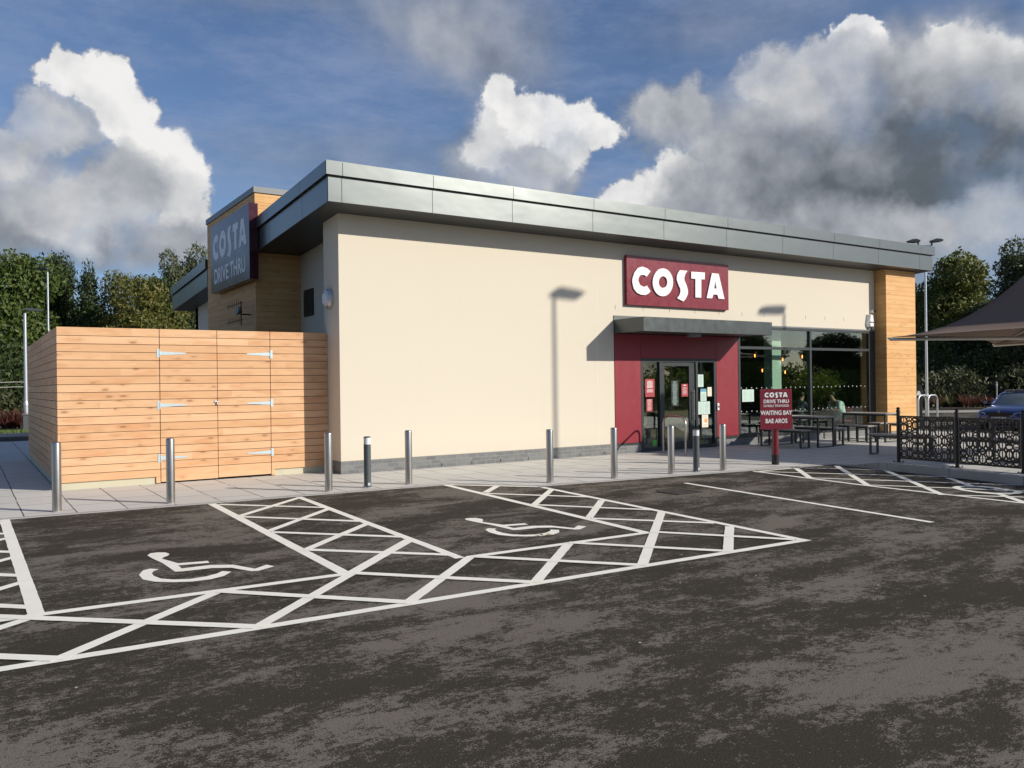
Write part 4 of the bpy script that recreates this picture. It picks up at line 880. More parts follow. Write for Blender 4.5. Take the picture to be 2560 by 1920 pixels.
for i in range(len(RP)-1):
    a = Vector((RP[i][0]-14.34, RP[i][1]-8.89, 0)); b = Vector((RP[i+1][0]-14.34, RP[i+1][1]-8.89, 0)); d = (b-a).normalized(); nrm = Vector((-d.y, d.x, 0)); L = (b-a).length
    mb = MB(); Mx = Matrix((d, nrm, Vector((0, 0, 1)))).transposed().to_4x4(); Mx.translation = a
    mb.box(.045, L-.045, -.012, .012, .835, .86, Mx); mb.box(.045, L-.045, -.012, .012, .07, .105, Mx); mb.box(.045, .06, -.012, .012, .105, .835, Mx); mb.box(L-.06, L-.045, -.012, .012, .105, .835, Mx)
    mb.pieces('rail', BLACK, ra)
    mb = MB(); cw = (L-.12)/9; ch = .73/7
    for c in range(9):
        z = .105; 
        while z < .835-.01:
            kind = rr.choice('ooovhhd'); hh = ch*(1.0 if kind in 'hd' else 1.45)
            if z+hh > .835 or .835-(z+hh) < ch*.6: hh = .835-z
            x0 = .06+c*cw; cx_, cz_ = x0+cw/2, z+hh/2; rx, rz_ = cw*.40, hh*.41
            n_ = 16; sq = []; el = []
            k2 = rr.uniform(.82, 1.04)
            for k in range(n_):
                q = 2*pi*k/n_+pi/n_; cq, sq_ = cos(q), sin(q)
                m__ = 1/max(abs(cq), abs(sq_)); sq.append((cx_+cq*m__*cw/2, cz_+sq_*m__*hh/2))
                ez = sq_*rz_
                if kind == 'd' and sq_ > 0: ez *= .35
                el.append((cx_+cq*rx*k2, cz_+ez*k2))
            for t_ in (-.003, .003):
                vs = [a+d*p[0]+nrm*t_+Vector((0, 0, p[1])) for p in sq+el]
                mb.add(vs, [(k, (k+1) % n_, n_+(k+1) % n_, n_+k) for k in range(n_)])
            if kind in 'ov': mb.box(cx_-.008, cx_+.008, -.0035, .0035, cz_-rz_, cz_+rz_, Mx)
            elif kind == 'h': mb.box(cx_-rx, cx_+rx, -.0035, .0035, cz_-.008, cz_+.008, Mx)
            z += hh
    mb.build('pierced_panel', BLACK, ra, recalc=False)

# ------------------------------------------------------------ tensile parasol
um = thing('tensile_parasol', 'large brown tensile fabric parasol with pointed corners over the patio', 'parasol', (19.75, 7.57, .136))
A_, K_, F_, N_ = Vector((16.1, 10.1, 2.53)), Vector((22.24, 11.1, 2.54)), Vector((23.3, 5.0, 2.53)), Vector((17.15, 4.05, 2.53))
C_ = Vector((19.7, 7.57, 0)); PK = 5.9
UO = Vector((19.75, 7.57, .136))
def ridge(t): return 2.53+.28*t+(PK-2.53-.28)*t**2.2
FAB = plain('brown_canopy_fabric', (.20, .14, .105), .9, 0, var=.06, vs=1.5, bs=.2, bscale=200)
mb = MB(); nR, nS = 16, 12; cs = [A_, K_, F_, N_]
for q in range(4):
    P0, P1 = cs[q], cs[(q+1) % 4]; o_ = len(mb.v)
    for i in range(nR+1):
        t = i/nR
        for j in range(nS+1):
            s_ = j/nS
            a = P0.lerp(C_, t); b = P1.lerp(C_, t); p = a.lerp(b, s_)
            sag = 4*s_*(1-s_)
            cin = (C_-p)*(.13*sag*(1-t)**1.5); z = ridge(t)-.0*sag
            z = z+sag*(.07*(1-t)-.16*t*(1-t))
            mb.v.append((p.x+cin.x, p.y+cin.y, z))
    for i in range(nR):
        for j in range(nS): mb.f.append((o_+i*(nS+1)+j, o_+i*(nS+1)+j+1, o_+(i+1)*(nS+1)+j+1, o_+(i+1)*(nS+1)+j))
o = mb.build('canopy', FAB, um, UO, smooth=True, recalc=False)
sm = o.modifiers.new('thickness', 'SOLIDIFY'); sm.thickness = .006
BEIGE = plain('cream_arm_tube', (.58, .55, .50), .5, .1)
mb = MB(); mb.tube([(C_.x, C_.y, .136), (C_.x, C_.y, PK-.05)], .07, 20); mb.build('mast', BEIGE, um, UO, smooth=True)
for c in cs:
    mb = MB(); e = Vector((c.x, c.y, c.z-.04)); b = Vector((C_.x, C_.y, 2.47)); mb.tube([b, e], [.045, .032], 12); ar = mb.build('arm', BEIGE, um, UO, smooth=True)
    mb = MB(); m__ = b.lerp(e, .45); mb.tube([Vector((C_.x, C_.y, 3.5)), m__], .022, 10); mb.build('strut', BEIGE, um, UO, smooth=True)
    mb = MB(); mb.tube([e, e+(e-b).normalized()*.09+Vector((0, 0, .03))], [.04, .012], 10); mb.build('corner_fitting', GALV, ar, UO)
mb = MB(); mb._lathe([(.3, 0), (.3, .02)], (0, 0, 0), 20); mb.build('base_plate', GALV, um)
# ------------------------------------------------------------ lamp columns
def mk_lamp(name, label, loc, H, heads, base_h=1.0, r=.05, hl=.5, group='car park lamp columns', tilt=0.0):
    t = thing(name, label, 'lamp post', loc, group=group)
    mb = MB(); mb.tube([(0, 0, 0), (0, 0, base_h)], r*1.45, 16); mb.tube([(0, 0, base_h), (0, 0, base_h+.14)], [r*1.45, r], 16); mb.tube([(0, 0, base_h+.14), (0, 0, H)], [r, r*.7], 16)
    mb.build('column', GALV, t, smooth=True)
    if len(heads) > 1:
        mb = MB()
        d = Vector((cos(heads[0]), sin(heads[0]), 0))*.25
        mb.tube([-d+Vector((0, 0, H)), d+Vector((0, 0, H))], .025, 10); mb.build('cross_arm', WHITEP, t, smooth=True)
    for a in heads:
        d = Vector((cos(a), sin(a), 0)); n_ = Vector((-sin(a), cos(a), 0)); o_ = Vector((0, 0, H))+(d*.23 if len(heads) > 1 else Vector((0, 0, 0)))
        mb = MB(); u_ = (d+Vector((0, 0, tilt))).normalized(); v_ = n_.cross(u_)*-1
        pf = [(-.02, -.03), (.10, -.055), (hl*.9, -.06), (hl, -.02), (hl*.75, .03), (.12, .06), (-.02, .03)]
        mb.prism(pf, o_+Vector((0, 0, .16)), u_, Vector((0, 0, 1)) if abs(tilt) < .01 else u_.cross(n_)*-1*-1 if False else Vector((-d.x*tilt, -d.y*tilt, 1)).normalized(), n_, -.13, .13)
        mb.tube([o_, o_+Vector((0, 0, .16))], .03, 10)
        mb.build('lamp_head', FRAME, t)
    return t
mk_lamp('lamp_post', 'short galvanised lamp post on the verge at the far left of the bin store', (2.0, 38.18, .1), 4.62, [0.05], base_h=1.0, r=.075, hl=.62)
mk_lamp('lamp_post', 'tall thin lamp post rising behind the bin store before the left trees', (3.36, 45.7, -.2), 7.55, [2.2], r=.055, hl=.6)
mk_lamp('lamp_post', 'twin headed lamp post showing above the right end of the roof', (28.0, 16.28, -.2), 6.50, [-.62, -.62+pi], base_h=1.22, r=.045, hl=.36, tilt=.12)
mk_lamp('lamp_post', 'lamp post behind the viewer whose shadow crosses the cream wall', (20.22, 2.80, 0), 10.95, [-.2], r=.055, hl=.95, tilt=.1)
mk_lamp('lamp_post', 'lamp post behind the viewer whose shadow falls above the window', (27.95, 2.80, -.1), 10.95, [pi+.2], r=.055, hl=.9, tilt=.1)

# cycle hoops and litter bin right of the pier
def mk_hoop():
    t = thing('cycle_stand', '', 'cycle stand', (0, 0, 0), group='galvanised cycle stands')
    R_, H, hw = .2, 1.26, .33
    a = [(0, -hw, 0), (0, -hw, H-R_)]+[(0, -hw+R_-R_*cos(pi/2*i/6), H-R_+R_*sin(pi/2*i/6)) for i in range(1, 7)]
    a += [(0, -y, z) for _, y, z in a[::-1]]
    mb = MB(); mb.tube(a, .03, 12); mb.build('tube', GALV, t, smooth=True)
    mb = MB(); mb._lathe([(.07, 0), (.07, .01)], (0, -hw, 0), 12); mb._lathe([(.07, 0), (.07, .01)], (0, hw, 0), 12); mb.build('flange', GALV, t)
    return t
h0 = mk_hoop(); h0.location = (26.93, 15.8, -.15); h0.rotation_euler = (0, 0, 1.65); h0['label'] = 'left of the two cycle stands right of the timber pier'
clone(h0, (27.2, 15.62, -.15), 'right of the two cycle stands right of the timber pier', rz=1.65)
lb = thing('litter_bin', 'black hooded litter bin behind the cycle stands beside the timber pier', 'litter bin', (29.4, 17.65, -.2), -.6)
mb = MB(); mb.box(-.26, .26, -.24, .24, .05, 1.22); mb.build('body', BLACK, lb, bevel=.02)
mb = MB(); mb.prism([(-.29, 1.24), (.29, 1.24), (.29, 1.30), (.20, 1.62), (-.20, 1.62), (-.29, 1.30)], (0, 0, 0), (1, 0, 0), (0, 0, 1), (0, 1, 0), -.27, .27); mb.build('hood', BLACK, lb, bevel=.015)
mb = MB(); mb.prism([(.02, 0), (.20, 0), (.14, .16), (.06, .16)], (0, -.272, 1.26), (1, 0, 0), (0, 0, 1), (0, -1, 0), 0, .01); mb.build('sticker', WHITE, lb)
mp = thing('marker_post', 'thin pale timber post standing before the hedge behind the blue car', 'post', (51.82, 25.78, -.1))
mb = MB(); mb.tube([(0, 0, 0), (0, 0, 1.5), (.0, 0, 1.56)], [.04, .04, .02], 8); mb.build('shaft', PALEKERB, mp)
mb = MB(); mb.tube([(0, 0, 1.3), (0, 0, 1.4)], .045, 8); mb.build('band', WHITE, mp)
ub = thing('utility_cabinet', 'low grey cabinet partly hidden by the left edge of the bin store', 'cabinet', (2.12, 37.0, .1))
mb = MB(); mb.box(-.3, .5, -.2, .2, 0, .62); mb.build('body', DKGREY, ub, bevel=.01)
mb = MB(); mb.box(-.33, .53, -.23, .23, .621, .66); mb.build('lid', TRIM, ub)
wfn = thing('wire_fence', 'pale wire fence strands in the hedge at the far left', 'fence', (0, 41, .1))
for z in (1.92, 1.70):
    mb = MB(); mb.tube([(-9+i*.6, rr.uniform(-.03, .03), z+rr.uniform(-.02, .02)) for i in range(20)], .014, 5); mb.build('wire', PALEKERB, wfn)
for x in (-8.5, -5, -1.6):
    mb = MB(); mb.tube([(x, 0, 0), (x, 0, 2.0)], .05, 8); mb.build('post', PALEKERB, wfn)

# ------------------------------------------------------------ parked estate car
BLUE, nt_, b_ = newmat('blue_car_paint'); setp(nt_, b_, base=(.006, .022, .13), rough=.28, metal=.5, coat=1.0, coatr=.04)
CGL = plain('car_glass', (.10, .12, .115), .06, 0, spec=.9); LAMP = plain('headlamp_glass', (.55, .58, .60), .12, .3); CHR = plain('chrome', (.7, .7, .72), .15, 1.0)
def loft(mb, sts, prof):
    o = len(mb.v); n = None
    for s_ in sts:
        half = prof(*s_); ring = [(s_[0], -y, z) for y, z in half]+[(s_[0], y, z) for y, z in half[::-1]]
        n = len(ring); mb.v += ring
    for i in range(len(sts)-1):
        for k in range(n-1): mb.f.append((o+i*n+k, o+i*n+k+1, o+(i+1)*n+k+1, o+(i+1)*n+k))
        mb.f.append((o+i*n+n-1, o+i*n, o+(i+1)*n, o+(i+1)*n+n-1))
    mb.f.append(tuple(o+k for k in range(n))); mb.f.append(tuple(o+(len(sts)-1)*n+k for k in range(n))[::-1])
def mk_car(label, loc, rz):
    t = thing('parked_car', label, 'car', loc, rz)
    # x runs from the nose backwards
    P = lambda x, w_, zb, zs, zt: [(w_*.80, zb), (w_*.97, zb+.08), (w_, (zb+zs)/2), (w_*.985, zs-.06), (w_*.93, zs), (w_*.70, zt-.012), (w_*.35, zt), (.001, zt+.006)]
    mb = MB(); loft(mb, [(0, .62, .30, .58, .60), (.05, .74, .24, .66, .68), (.18, .83, .20, .72, .76), (.45, .88, .19, .78, .84), (.9, .90, .19, .85, .92), (1.25, .905, .19, .90, .975), (1.6, .91, .19, .94, .99), (2.6, .915, .19, .97, 1.0), (3.8, .91, .19, .99, 1.01), (4.35, .89, .22, .98, 1.0), (4.6, .84, .30, .92, .95), (4.66, .78, .36, .85, .88)], P)
    mb.build('body', BLUE, t, smooth=True)
    G = lambda x, w0, z0, w1, z1: [(w0, z0), (w0*.6+w1*.4, z0+(z1-z0)*.5), (w1, z1-.04), (w1*.86, z1), (.001, z1+.015)]
    mb = MB(); loft(mb, [(1.22, .74, .93, .72, .965), (1.6, .80, .94, .66, 1.20), (2.0, .82, .95, .60, 1.395), (2.3, .83, .95, .60, 1.43), (3.3, .83, .95, .60, 1.44), (4.1, .80, .95, .57, 1.38), (4.52, .76, .95, .60, 1.02)], G)
    gh = mb.build('glasshouse', CGL, t, smooth=True)
    mb = MB(); loft(mb, [(1.98, .60, 1.375, .585, 1.405), (2.3, .61, 1.41, .60, 1.45), (3.3, .61, 1.42, .60, 1.462), (4.15, .58, 1.37, .57, 1.405)], lambda x, w0, z0, w1, z1: [(w0, z0), (w1, z1-.01), (w1*.8, z1), (.001, z1+.014)]); mb.build('roof', BLUE, t, smooth=True)
    for s_ in (-1, 1):
        mb = MB(); mb.tube([(1.24, s_*.76, .955), (1.6, s_*.69, 1.20), (2.0, s_*.615, 1.40), (2.3, s_*.61, 1.435)], .028, 8); mb.tube([(2.75, s_*.84, .95), (2.8, s_*.625, 1.43)], .03, 6); mb.tube([(3.75, s_*.82, .95), (3.7, s_*.61, 1.43)], .035, 6); mb.build('pillar', BLUE, t, smooth=True)
        mb = MB(); mb.tube([(2.2, s_*.60, 1.47), (2.35, s_*.60, 1.50), (3.9, s_*.585, 1.49), (4.05, s_*.58, 1.45)], .016, 8); mb.build('roof_rail', BLACK, t, smooth=True)
        mb = MB(); mb.prism([(.47, .60), (.60, .585), (.78, .60), (.82, .68), (.70, .70), (.52, .665)], (0, 0, 0), (0, s_, 0), (0, 0, 1), (-1, 0, 0), -.10, .0)
        mb.v = [(x+max(0, abs(y)-.5)*.42-.0, y, z) for x, y, z in mb.v]; mb.build('headlight', LAMP, t, smooth=True)
        mb = MB(); mb.tube([(1.5, s_*.88, .96), (1.52, s_*1.0, 1.0)], .02, 6); mb.box(1.44, 1.56, min(s_*.97, s_*1.12), max(s_*.97, s_*1.12), .96, 1.09); mb.build('door_mirror', BLUE, t, bevel=.03)
        for x in (.85, 3.55):
            mb = MB(); mb.tube([(x, s_*.70, .315), (x, s_*.915, .315)], .315, 28); wh = mb.build('wheel', RUBBER, t, smooth=True)
            mb = MB(); mb.tube([(x, s_*.90, .315), (x, s_*.922, .315)], .20, 20); mb.build('rim', CHR, wh, smooth=True)
        mb = MB(); mb.box(.02, .10, min(s_*.5, s_*.72), max(s_*.5, s_*.72), .33, .40); mb.build('fog_lamp', BLACK, t, bevel=.01)
    mb = MB(); mb.prism([(-.44, .68), (.44, .68), (.36, .53), (-.36, .53)], (0, 0, 0), (0, 1, 0), (0, 0, 1), (-1, 0, 0), -.05, .018); mb.build('grille', BLACK, t)
    mb = MB(); mb.box(-.008, .03, -.42, .42, .26, .36); mb.build('lower_intake', BLACK, t)
    mb = MB(); mb.box(-.035, -.02, -.26, .26, .405, .515); pl = mb.build('number_plate', WHITEP, t)
    mb = MB(); put_text(mb, 'WL64 POX', .10, (-.0355, 0, .46), (0, -1, 0), (0, 0, 1), (-1, 0, 0), bold=.002, ext=.001); mb.build('lettering', BLACK, pl)
    mb = MB(); mb.tube([(-.005, 0, .705), (-.03, 0, .70)], .05, 16); mb.build('badge', CHR, t)
    mb = MB(); mb.box(.02, .06, -.36, .36, .62, .63); mb.build('chrome_bar', CHR, t)
    return t
dcar = Vector((28.9, 14.25, 0))
car = mk_car('blue estate car facing the viewer beyond the black railing at the right edge', (32.7, 16.2, -.33), 0)
dv = Vector((27.85, 13.72, 0)).normalized(); car.rotation_euler = (0, 0, math.atan2(dv.y, dv.x)-.36)

# ------------------------------------------------------------ people and furniture seen through the glass
def skin(name, verts, edges, radii, mat, parent, root=0, lv=2):
    me = bpy.data.meshes.new(name); me.from_pydata(verts, edges, []); me.materials.append(mat)
    o = bpy.data.objects.new(name, me); COL.objects.link(o); o.parent = parent
    s_ = o.modifiers.new('skin', 'SKIN'); 
    if not me.skin_vertices: me.attributes  # layer made by the modifier
    sv = me.skin_vertices[0].data if me.skin_vertices else None
    if sv is None:
        import bmesh
        bm = bmesh.new(); bm.from_mesh(me); bm.verts.layers.skin.verify(); bm.to_mesh(me); bm.free(); sv = me.skin_vertices[0].data
    for i, r in enumerate(radii): sv[i].radius = r if isinstance(r, tuple) else (r, r)
    for i in range(len(radii)): sv[i].use_root = (i == root)
    sv[root].use_root = True
    ss = o.modifiers.new('subdiv', 'SUBSURF'); ss.levels = lv; ss.render_levels = lv
    for p in me.polygons: p.use_smooth = True
    s_.use_smooth_shade = True
    return o
SKIN = plain('skin', (.42, .24, .17), .6); SHIRT = plain('pale_mint_shirt', (.78, .90, .84), .8, 0, var=.05, bs=.3, bscale=8); TROU = plain('dark_trousers', (.03, .03, .04), .8); HAIR = plain('dark_hair', (.015, .012, .01), .6); REDC = plain('red_fabric', (.28, .015, .025), .75); NAVY = plain('navy_jumper', (.03, .035, .06), .85)
def chair(name, label, loc, rz, mat):
    t = thing(name, label, 'chair', loc, rz, group='chairs inside the coffee shop')
    mb = MB(); mb.box(-.21, .21, -.21, .21, .42, .46); mb.build('seat', mat, t, bevel=.015)
    mb = MB(); mb.box(-.21, .21, -.235, -.205, .50, .84); mb.build('backrest', mat, t, bevel=.012)
    for a in (-.18, .18):
        for b in (-.19, .18): mb = MB(); mb.tube([(a, b, 0), (a*.95, b*.95, .42 if b > 0 else .52)], .014, 8); mb.build('leg', BLACK, t)
    return t
def seated(label, loc, rz, top, hair):
    t = thing('person', label, 'person', loc, rz)
    # pelvis root; +y is where the person faces
    V = [(0, 0, .52), (0, .02, .66), (0, .07, .80), (0, .15, .94), (0, .23, 1.02), (0, .29, 1.08), (0, .33, 1.16), (0, .36, 1.25),
         (.09, .05, .50), (.11, .42, .50), (.12, .44, .10), (.12, .56, .05), (-.09, .05, .50), (-.11, .42, .50), (-.12, .44, .10), (-.12, .56, .05),
         (.17, .17, .97), (.23, .26, .76), (.10, .46, .78), (-.17, .17, .97), (-.23, .26, .76), (-.10, .46, .78)]
    E = [(0, 1), (1, 2), (2, 3), (3, 4), (4, 5), (5, 6), (6, 7), (0, 8), (8, 9), (9, 10), (10, 11), (0, 12), (12, 13), (13, 14), (14, 15), (3, 16), (16, 17), (17, 18), (3, 19), (19, 20), (20, 21)]
    Rr = [(.17, .13), (.17, .13), (.18, .13), (.17, .12), .09, .055, (.075, .085), (.07, .08), .09, .075, .05, .04, .09, .075, .05, .04, .065, .045, .03, .065, .045, .03]
    skin('body', V, E, Rr, SKIN, t)
    skin('shirt', [(0, 0, .53), (0, .02, .66), (0, .07, .80), (0, .15, .94), (0, .21, 1.01), (.17, .17, .97), (.23, .26, .77), (-.17, .17, .97), (-.23, .26, .77)], [(0, 1), (1, 2), (2, 3), (3, 4), (3, 5), (5, 6), (3, 7), (7, 8)], [(.20, .16), (.205, .165), (.215, .165), (.195, .15), .10, .085, .065, .085, .065], top, t)
    skin('trousers', [(0, 0, .52), (.10, .05, .50), (.11, .42, .50), (.12, .44, .14), (-.10, .05, .50), (-.11, .42, .50), (-.12, .44, .14)], [(0, 1), (1, 2), (2, 3), (0, 4), (4, 5), (5, 6)], [(.175, .14), .105, .09, .065, .105, .09, .065], TROU, t)
    skin('hair', [(0, .27, 1.15), (0, .30, 1.24), (0, .34, 1.31)], [(0, 1), (1, 2)], [.075, .098, .08], hair, t, lv=2)
    for s_ in (-1, 1):
        for k in range(5):
            mb_ = None
        hv = [(s_*.10, .47, .775), (s_*.085, .52, .775)]; vs = [hv[0], hv[1]]; ee = [(0, 1)]; rr_ = [(.032, .016), (.036, .014)]
        for k in range(4):
            b_ = len(vs); x = s_*(.085)+(k-1.5)*.019
            vs += [(x, .555, .775), (x*1.0, .585+(.004 if k in (1, 2) else -.006), .770), (x, .608+(.006 if k in (1, 2) else -.008), .760)]; ee += [(1, b_), (b_, b_+1), (b_+1, b_+2)]; rr_ += [.009, .008, .007]
        b_ = len(vs); vs += [(s_*.055, .50, .77), (s_*.040, .525, .765)]; ee += [(0, b_), (b_, b_+1)]; rr_ += [.011, .009]
        skin('hand', vs, ee, rr_, SKIN, t, lv=1)
    return t
PX, PY_ = 21.72, 15.30
person = seated('person in a pale mint shirt hunched over a table inside the window', (PX, PY_, .012), 1.35, SHIRT, HAIR)
chair('chair', 'red chair under the person in the pale mint shirt', (PX+.02, PY_-.02, .012), 1.35, REDC)
seated('person in dark clothes sitting inside, left of the one in the mint shirt', (20.55, 15.95, .012), -1.4, NAVY, HAIR)
chair('chair', 'chair under the person in dark clothes inside the window', (20.54, 15.95, .012), -1.4, BLACK)
def cafe_table(label, loc, r=.36, h=.74):
    t = thing('cafe_table', label, 'table', loc, group='tables inside the coffee shop')
    mb = MB(); mb.box(-r, r, -r, r, h-.03, h); mb.build('table_top', plain('dark_wood_top', (.09, .06, .04), .35), t, bevel=.006)
    mb = MB(); mb.tube([(0, 0, .02), (0, 0, h-.031)], .03, 12); mb.build('pedestal', BLACK, t)
    mb = MB(); mb.box(-.24, .24, -.24, .24, 0, .02); mb.build('foot', BLACK, t); return t
ct = cafe_table('table inside between the two seated people', (21.10, 15.95, .012))
clone(ct, (17.6, 15.9, .012), 'table inside behind the mint notices on the shop window')
clone(ct, (19.2, 15.9, .012), 'table inside just left of the window mullion')
clone(ct, (14.55, 16.6, .012), 'table inside behind the entrance door')
for i, (x, y, rz, lb_) in enumerate([(18.2, 15.9, 1.57, 'chair inside between the two tables left of the mullion'), (17.0, 15.85, -1.57, 'chair inside behind the mint notices'), (13.9, 16.3, -1.2, 'chair inside behind the glass left of the door'), (15.2, 16.6, 1.57, 'chair inside behind the door handle'), (19.8, 15.7, 1.2, 'chair inside just right of the window mullion')]):
    chair('chair', lb_, (x, y, .012), rz, BLACK)

# ------------------------------------------------------------ trees, hedges and spiky plants
import numpy as np
def leaf_mesh(name, lobes, nleaf, size, mat, seed, inner=True, flat=1.0):
    r = np.random.default_rng(seed); vol = np.array([l[3]**2*l[4] for l in lobes]); vol = vol/vol.sum()
    which = r.choice(len(lobes), nleaf, p=vol); L = np.array(lobes)[which]
    d = r.normal(size=(nleaf, 3)); d /= np.linalg.norm(d, axis=1)[:, None]
    rad_ = .55+.5*r.random(nleaf)**.6
    clump = np.sin(d[:, 0]*7+which)*np.sin(d[:, 1]*6+which*2)*np.sin(d[:, 2]*8)*.16
    rad_ = rad_*(1+clump)
    c = L[:, :3]+d*rad_[:, None]*np.stack([L[:, 3], L[:, 3], L[:, 4]], 1)
    c += r.normal(scale=size*.6, size=c.shape)
    a = r.normal(size=(nleaf, 3)); a[:, 2] *= .6; a += d*.6; a /= np.linalg.norm(a, axis=1)[:, None]
    b = np.cross(a, r.normal(size=(nleaf, 3))); b /= np.linalg.norm(b, axis=1)[:, None]; t = np.cross(a, b)
    s_ = size*(.5+r.random(nleaf))[:, None]
    v = np.stack([c-b*s_, c+t*s_*.45, c+b*s_, c-t*s_*.45], 1).reshape(-1, 3)
    me = bpy.data.meshes.new(name); n = nleaf
    me.vertices.add(4*n); me.vertices.foreach_set('co', v.astype(np.float32).ravel())
    me.loops.add(4*n); me.loops.foreach_set('vertex_index', np.arange(4*n, dtype=np.int32))
    me.polygons.add(n); me.polygons.foreach_set('loop_start', np.arange(0, 4*n, 4, dtype=np.int32))
    me.update(calc_edges=True); me.materials.append(mat); return me
BARK = plain('bark', (.09, .07, .05), .9, 0, var=.3, vs=8)
LG = [mat_leaf('leaves_mid_green', (0.072, 0.123, 0.023), (0.109, 0.160, 0.032), (0.167, 0.196, 0.051)), mat_leaf('leaves_dark_green', (0.038, 0.065, 0.019), (0.061, 0.094, 0.026), (0.102, 0.131, 0.041)), mat_leaf('leaves_yellowing', (0.109, 0.138, 0.026), (0.167, 0.167, 0.035), (0.275, 0.225, 0.051)), mat_leaf('leaves_grey_green', (0.102, 0.123, 0.051), (0.145, 0.162, 0.065), (0.217, 0.217, 0.109))]
def mk_tree(H, W_, seed, mat, n=9000, size=.16, low=.25, airy=False, cone=False):
    r = random.Random(seed); t = thing('tree', '', 'tree', (0, 0, 0))
    lobes = []
    k = 16 if not airy else 13
    for i in range(k):
        q = r.uniform(0, 2*pi); z = H*(low+(1-low)*r.random()**.8*.86)
        env = W_*math.sin(min(1, max(.12, (1.02-z/H)/(1-low)*1.15))*pi*.5)
        if cone: env = W_*max(.08, 1.0-(z/H)*1.02)**.8
        rr_ = env*r.uniform(.2, .75); s_ = W_*r.uniform(.28, .46)*(.8 if airy else 1)*(.45+.75*(1-z/H) if cone else 1)
        lobes.append((cos(q)*rr_, sin(q)*rr_, min(z, H-s_*.8), s_, s_*r.uniform(.75, 1.05)))
    lobes.append((0, 0, H-W_*(.25 if cone else .33), W_*(.16 if cone else .34), W_*(.26 if cone else .36))); lobes.append((0, 0, H*.5, W_*.55, H*.24))
    mb = MB(); z = 0; pts = [(r.uniform(-.1, .1), r.uniform(-.1, .1), H*i/7*.9) for i in range(8)]
    mb.tube(pts, [W_*.075*(1-i/8.5)+.01 for i in range(8)], 10)
    for l in lobes[:10]:
        j = min(6, max(1, int(l[2]/(H*.9)*7)-1)); a = Vector(pts[j]); b = Vector(l[:3]); m__ = a.lerp(b, .5)+Vector((0, 0, -.15))
        mb.tube([a, m__, b], [W_*.03, W_*.018, .01], 6)
    mb.build('trunk', BARK, t, smooth=True)
    me = leaf_mesh('crown', lobes, n, size, mat, seed)
    o = bpy.data.objects.new('crown', me); COL.objects.link(o); o.parent = t
    return t
def put(t, loc, label, rz=0, sx=1.0, sz=1.0, group=None, first=[]):
    if id(t) in first:
        t = copy_tree(t)
    else: first.append(id(t))
    t.location = loc; t.rotation_euler = (0, 0, rz); t.scale = (sx, sx, sz); t['label'] = label
    if group: t['group'] = group
    return t
TA = mk_tree(10, 4.0, 11, LG[0], 26000, .125, .12)
TB = mk_tree(10, 3.4, 23, LG[1], 24000, .115, .12)
TP = mk_tree(10, 3.4, 29, LG[1], 20000, .115, .10, cone=True)
TC = mk_tree(10, 3.8, 37, LG[2], 22000, .115, .12)
TD = mk_tree(10, 2.5, 41, LG[3], 10000, .10, .25, airy=True)
TE = mk_tree(10, 4.0, 52, mat_leaf('leaves_sunlit_walnut', (.115, .145, .024), (.18, .20, .04), (.30, .28, .08)), 26000, .13, .12)
GL, GR, GBk = 'trees beyond the bin store', 'trees beyond the right end of the shop', 'trees behind the viewer reflected in the glass'
put(TA, (2.61, 55.7, -.4), 'broad mid green tree at the far left, above the short lamp post', .3, 1.0, 0.980, GL)
put(TA, (-3.2, 52.0, -.4), 'mid green tree cut by the left edge of the picture', 2.1, 1.0, 0.950, GL)
put(TB, (4.75, 59.4, -.4), 'small dark treetop behind the tall thin lamp post', 1.0, .62, 1.050, GL)
put(TA, (-1.2, 62.5, -.4), 'mid green tree behind the far left tree', 4.0, .9, 1.000, GL)
put(TP, (6.3, 56.5, -.4), 'dark pointed tree standing alone right of the sky gap', 2.0, .68, 1.000, GL)
put(TC, (7.75, 56.0, -.4), 'dull green tree between the dark pointed tree and the yellowing one', 3.0, .68, 0.930, GL)
put(TC, (9.0, 52.4, -.4), 'yellowing tree in the middle of the group behind the bin store', .6, .80, 0.870, GL)
put(TB, (10.6, 56.0, -.4), 'dark tree between the yellowing tree and the roof edge', 5.0, .72, 0.900, GL)
put(TD, (11.55, 59.3, -.4), 'slender airy birch left of the rear roof edge', 0, .75, 1.140, GL)
put(TD, (14.0, 62.4, -.4), 'airy birch touching the left edge of the tower sign', 1.7, .90, 1.240, GL)
put(TB, (13.2, 64.5, -.4), 'dark tree low behind the two birches', 1.2, .8, 0.950, GL)
put(TE, (65.9, 35.6, -.4), 'large round sunlit tree right of the shop roof', 1.2, 1.18, 1.20, GR)
put(TB, (70.0, 41.2, -.4), 'dark tree low between the shop pier and the large round tree', .4, 1.25, .98, GR)
put(TB, (61.4, 26.9, -.4), 'tall dark tree rising at the right edge of the picture', 2.2, .95, 1.17, GR)
put(TD, (60.2, 28.6, -.4), 'airy branches of a tree before the tall dark tree', 2.9, 1.15, 1.16, GR)
put(TB, (64.0, 32.0, -.4), 'dark tree under the large round tree, behind the parasol', 3.1, 1.15, .78, GR)
put(TB, (68, 36, -.4), 'dark tree behind the large round tree', 4.2, 1.3, .82, GR)
put(TC, (59.8, 26.0, -.4), 'yellow green bushy tree low at the right edge behind the car', 5.1, .62, .45, GR)
for i, (x, y, s_, tt) in enumerate([(46, -12, 1.0, TA), (52, -20, 1.1, TB), (58, -26, 1.05, TC), (40, -20, .75, TA), (64, -16, 1.1, TB), (50, -32, 1.05, TA), (70, -30, 1.2, TB), (36, -30, .9, TB)]):
    put(tt, (x, y, -.4), ['tree behind the viewer reflected in the right window pane', 'dark tree behind the viewer reflected above the door'][i % 2], i*1.1, s_*1.15, s_*.56, GBk)
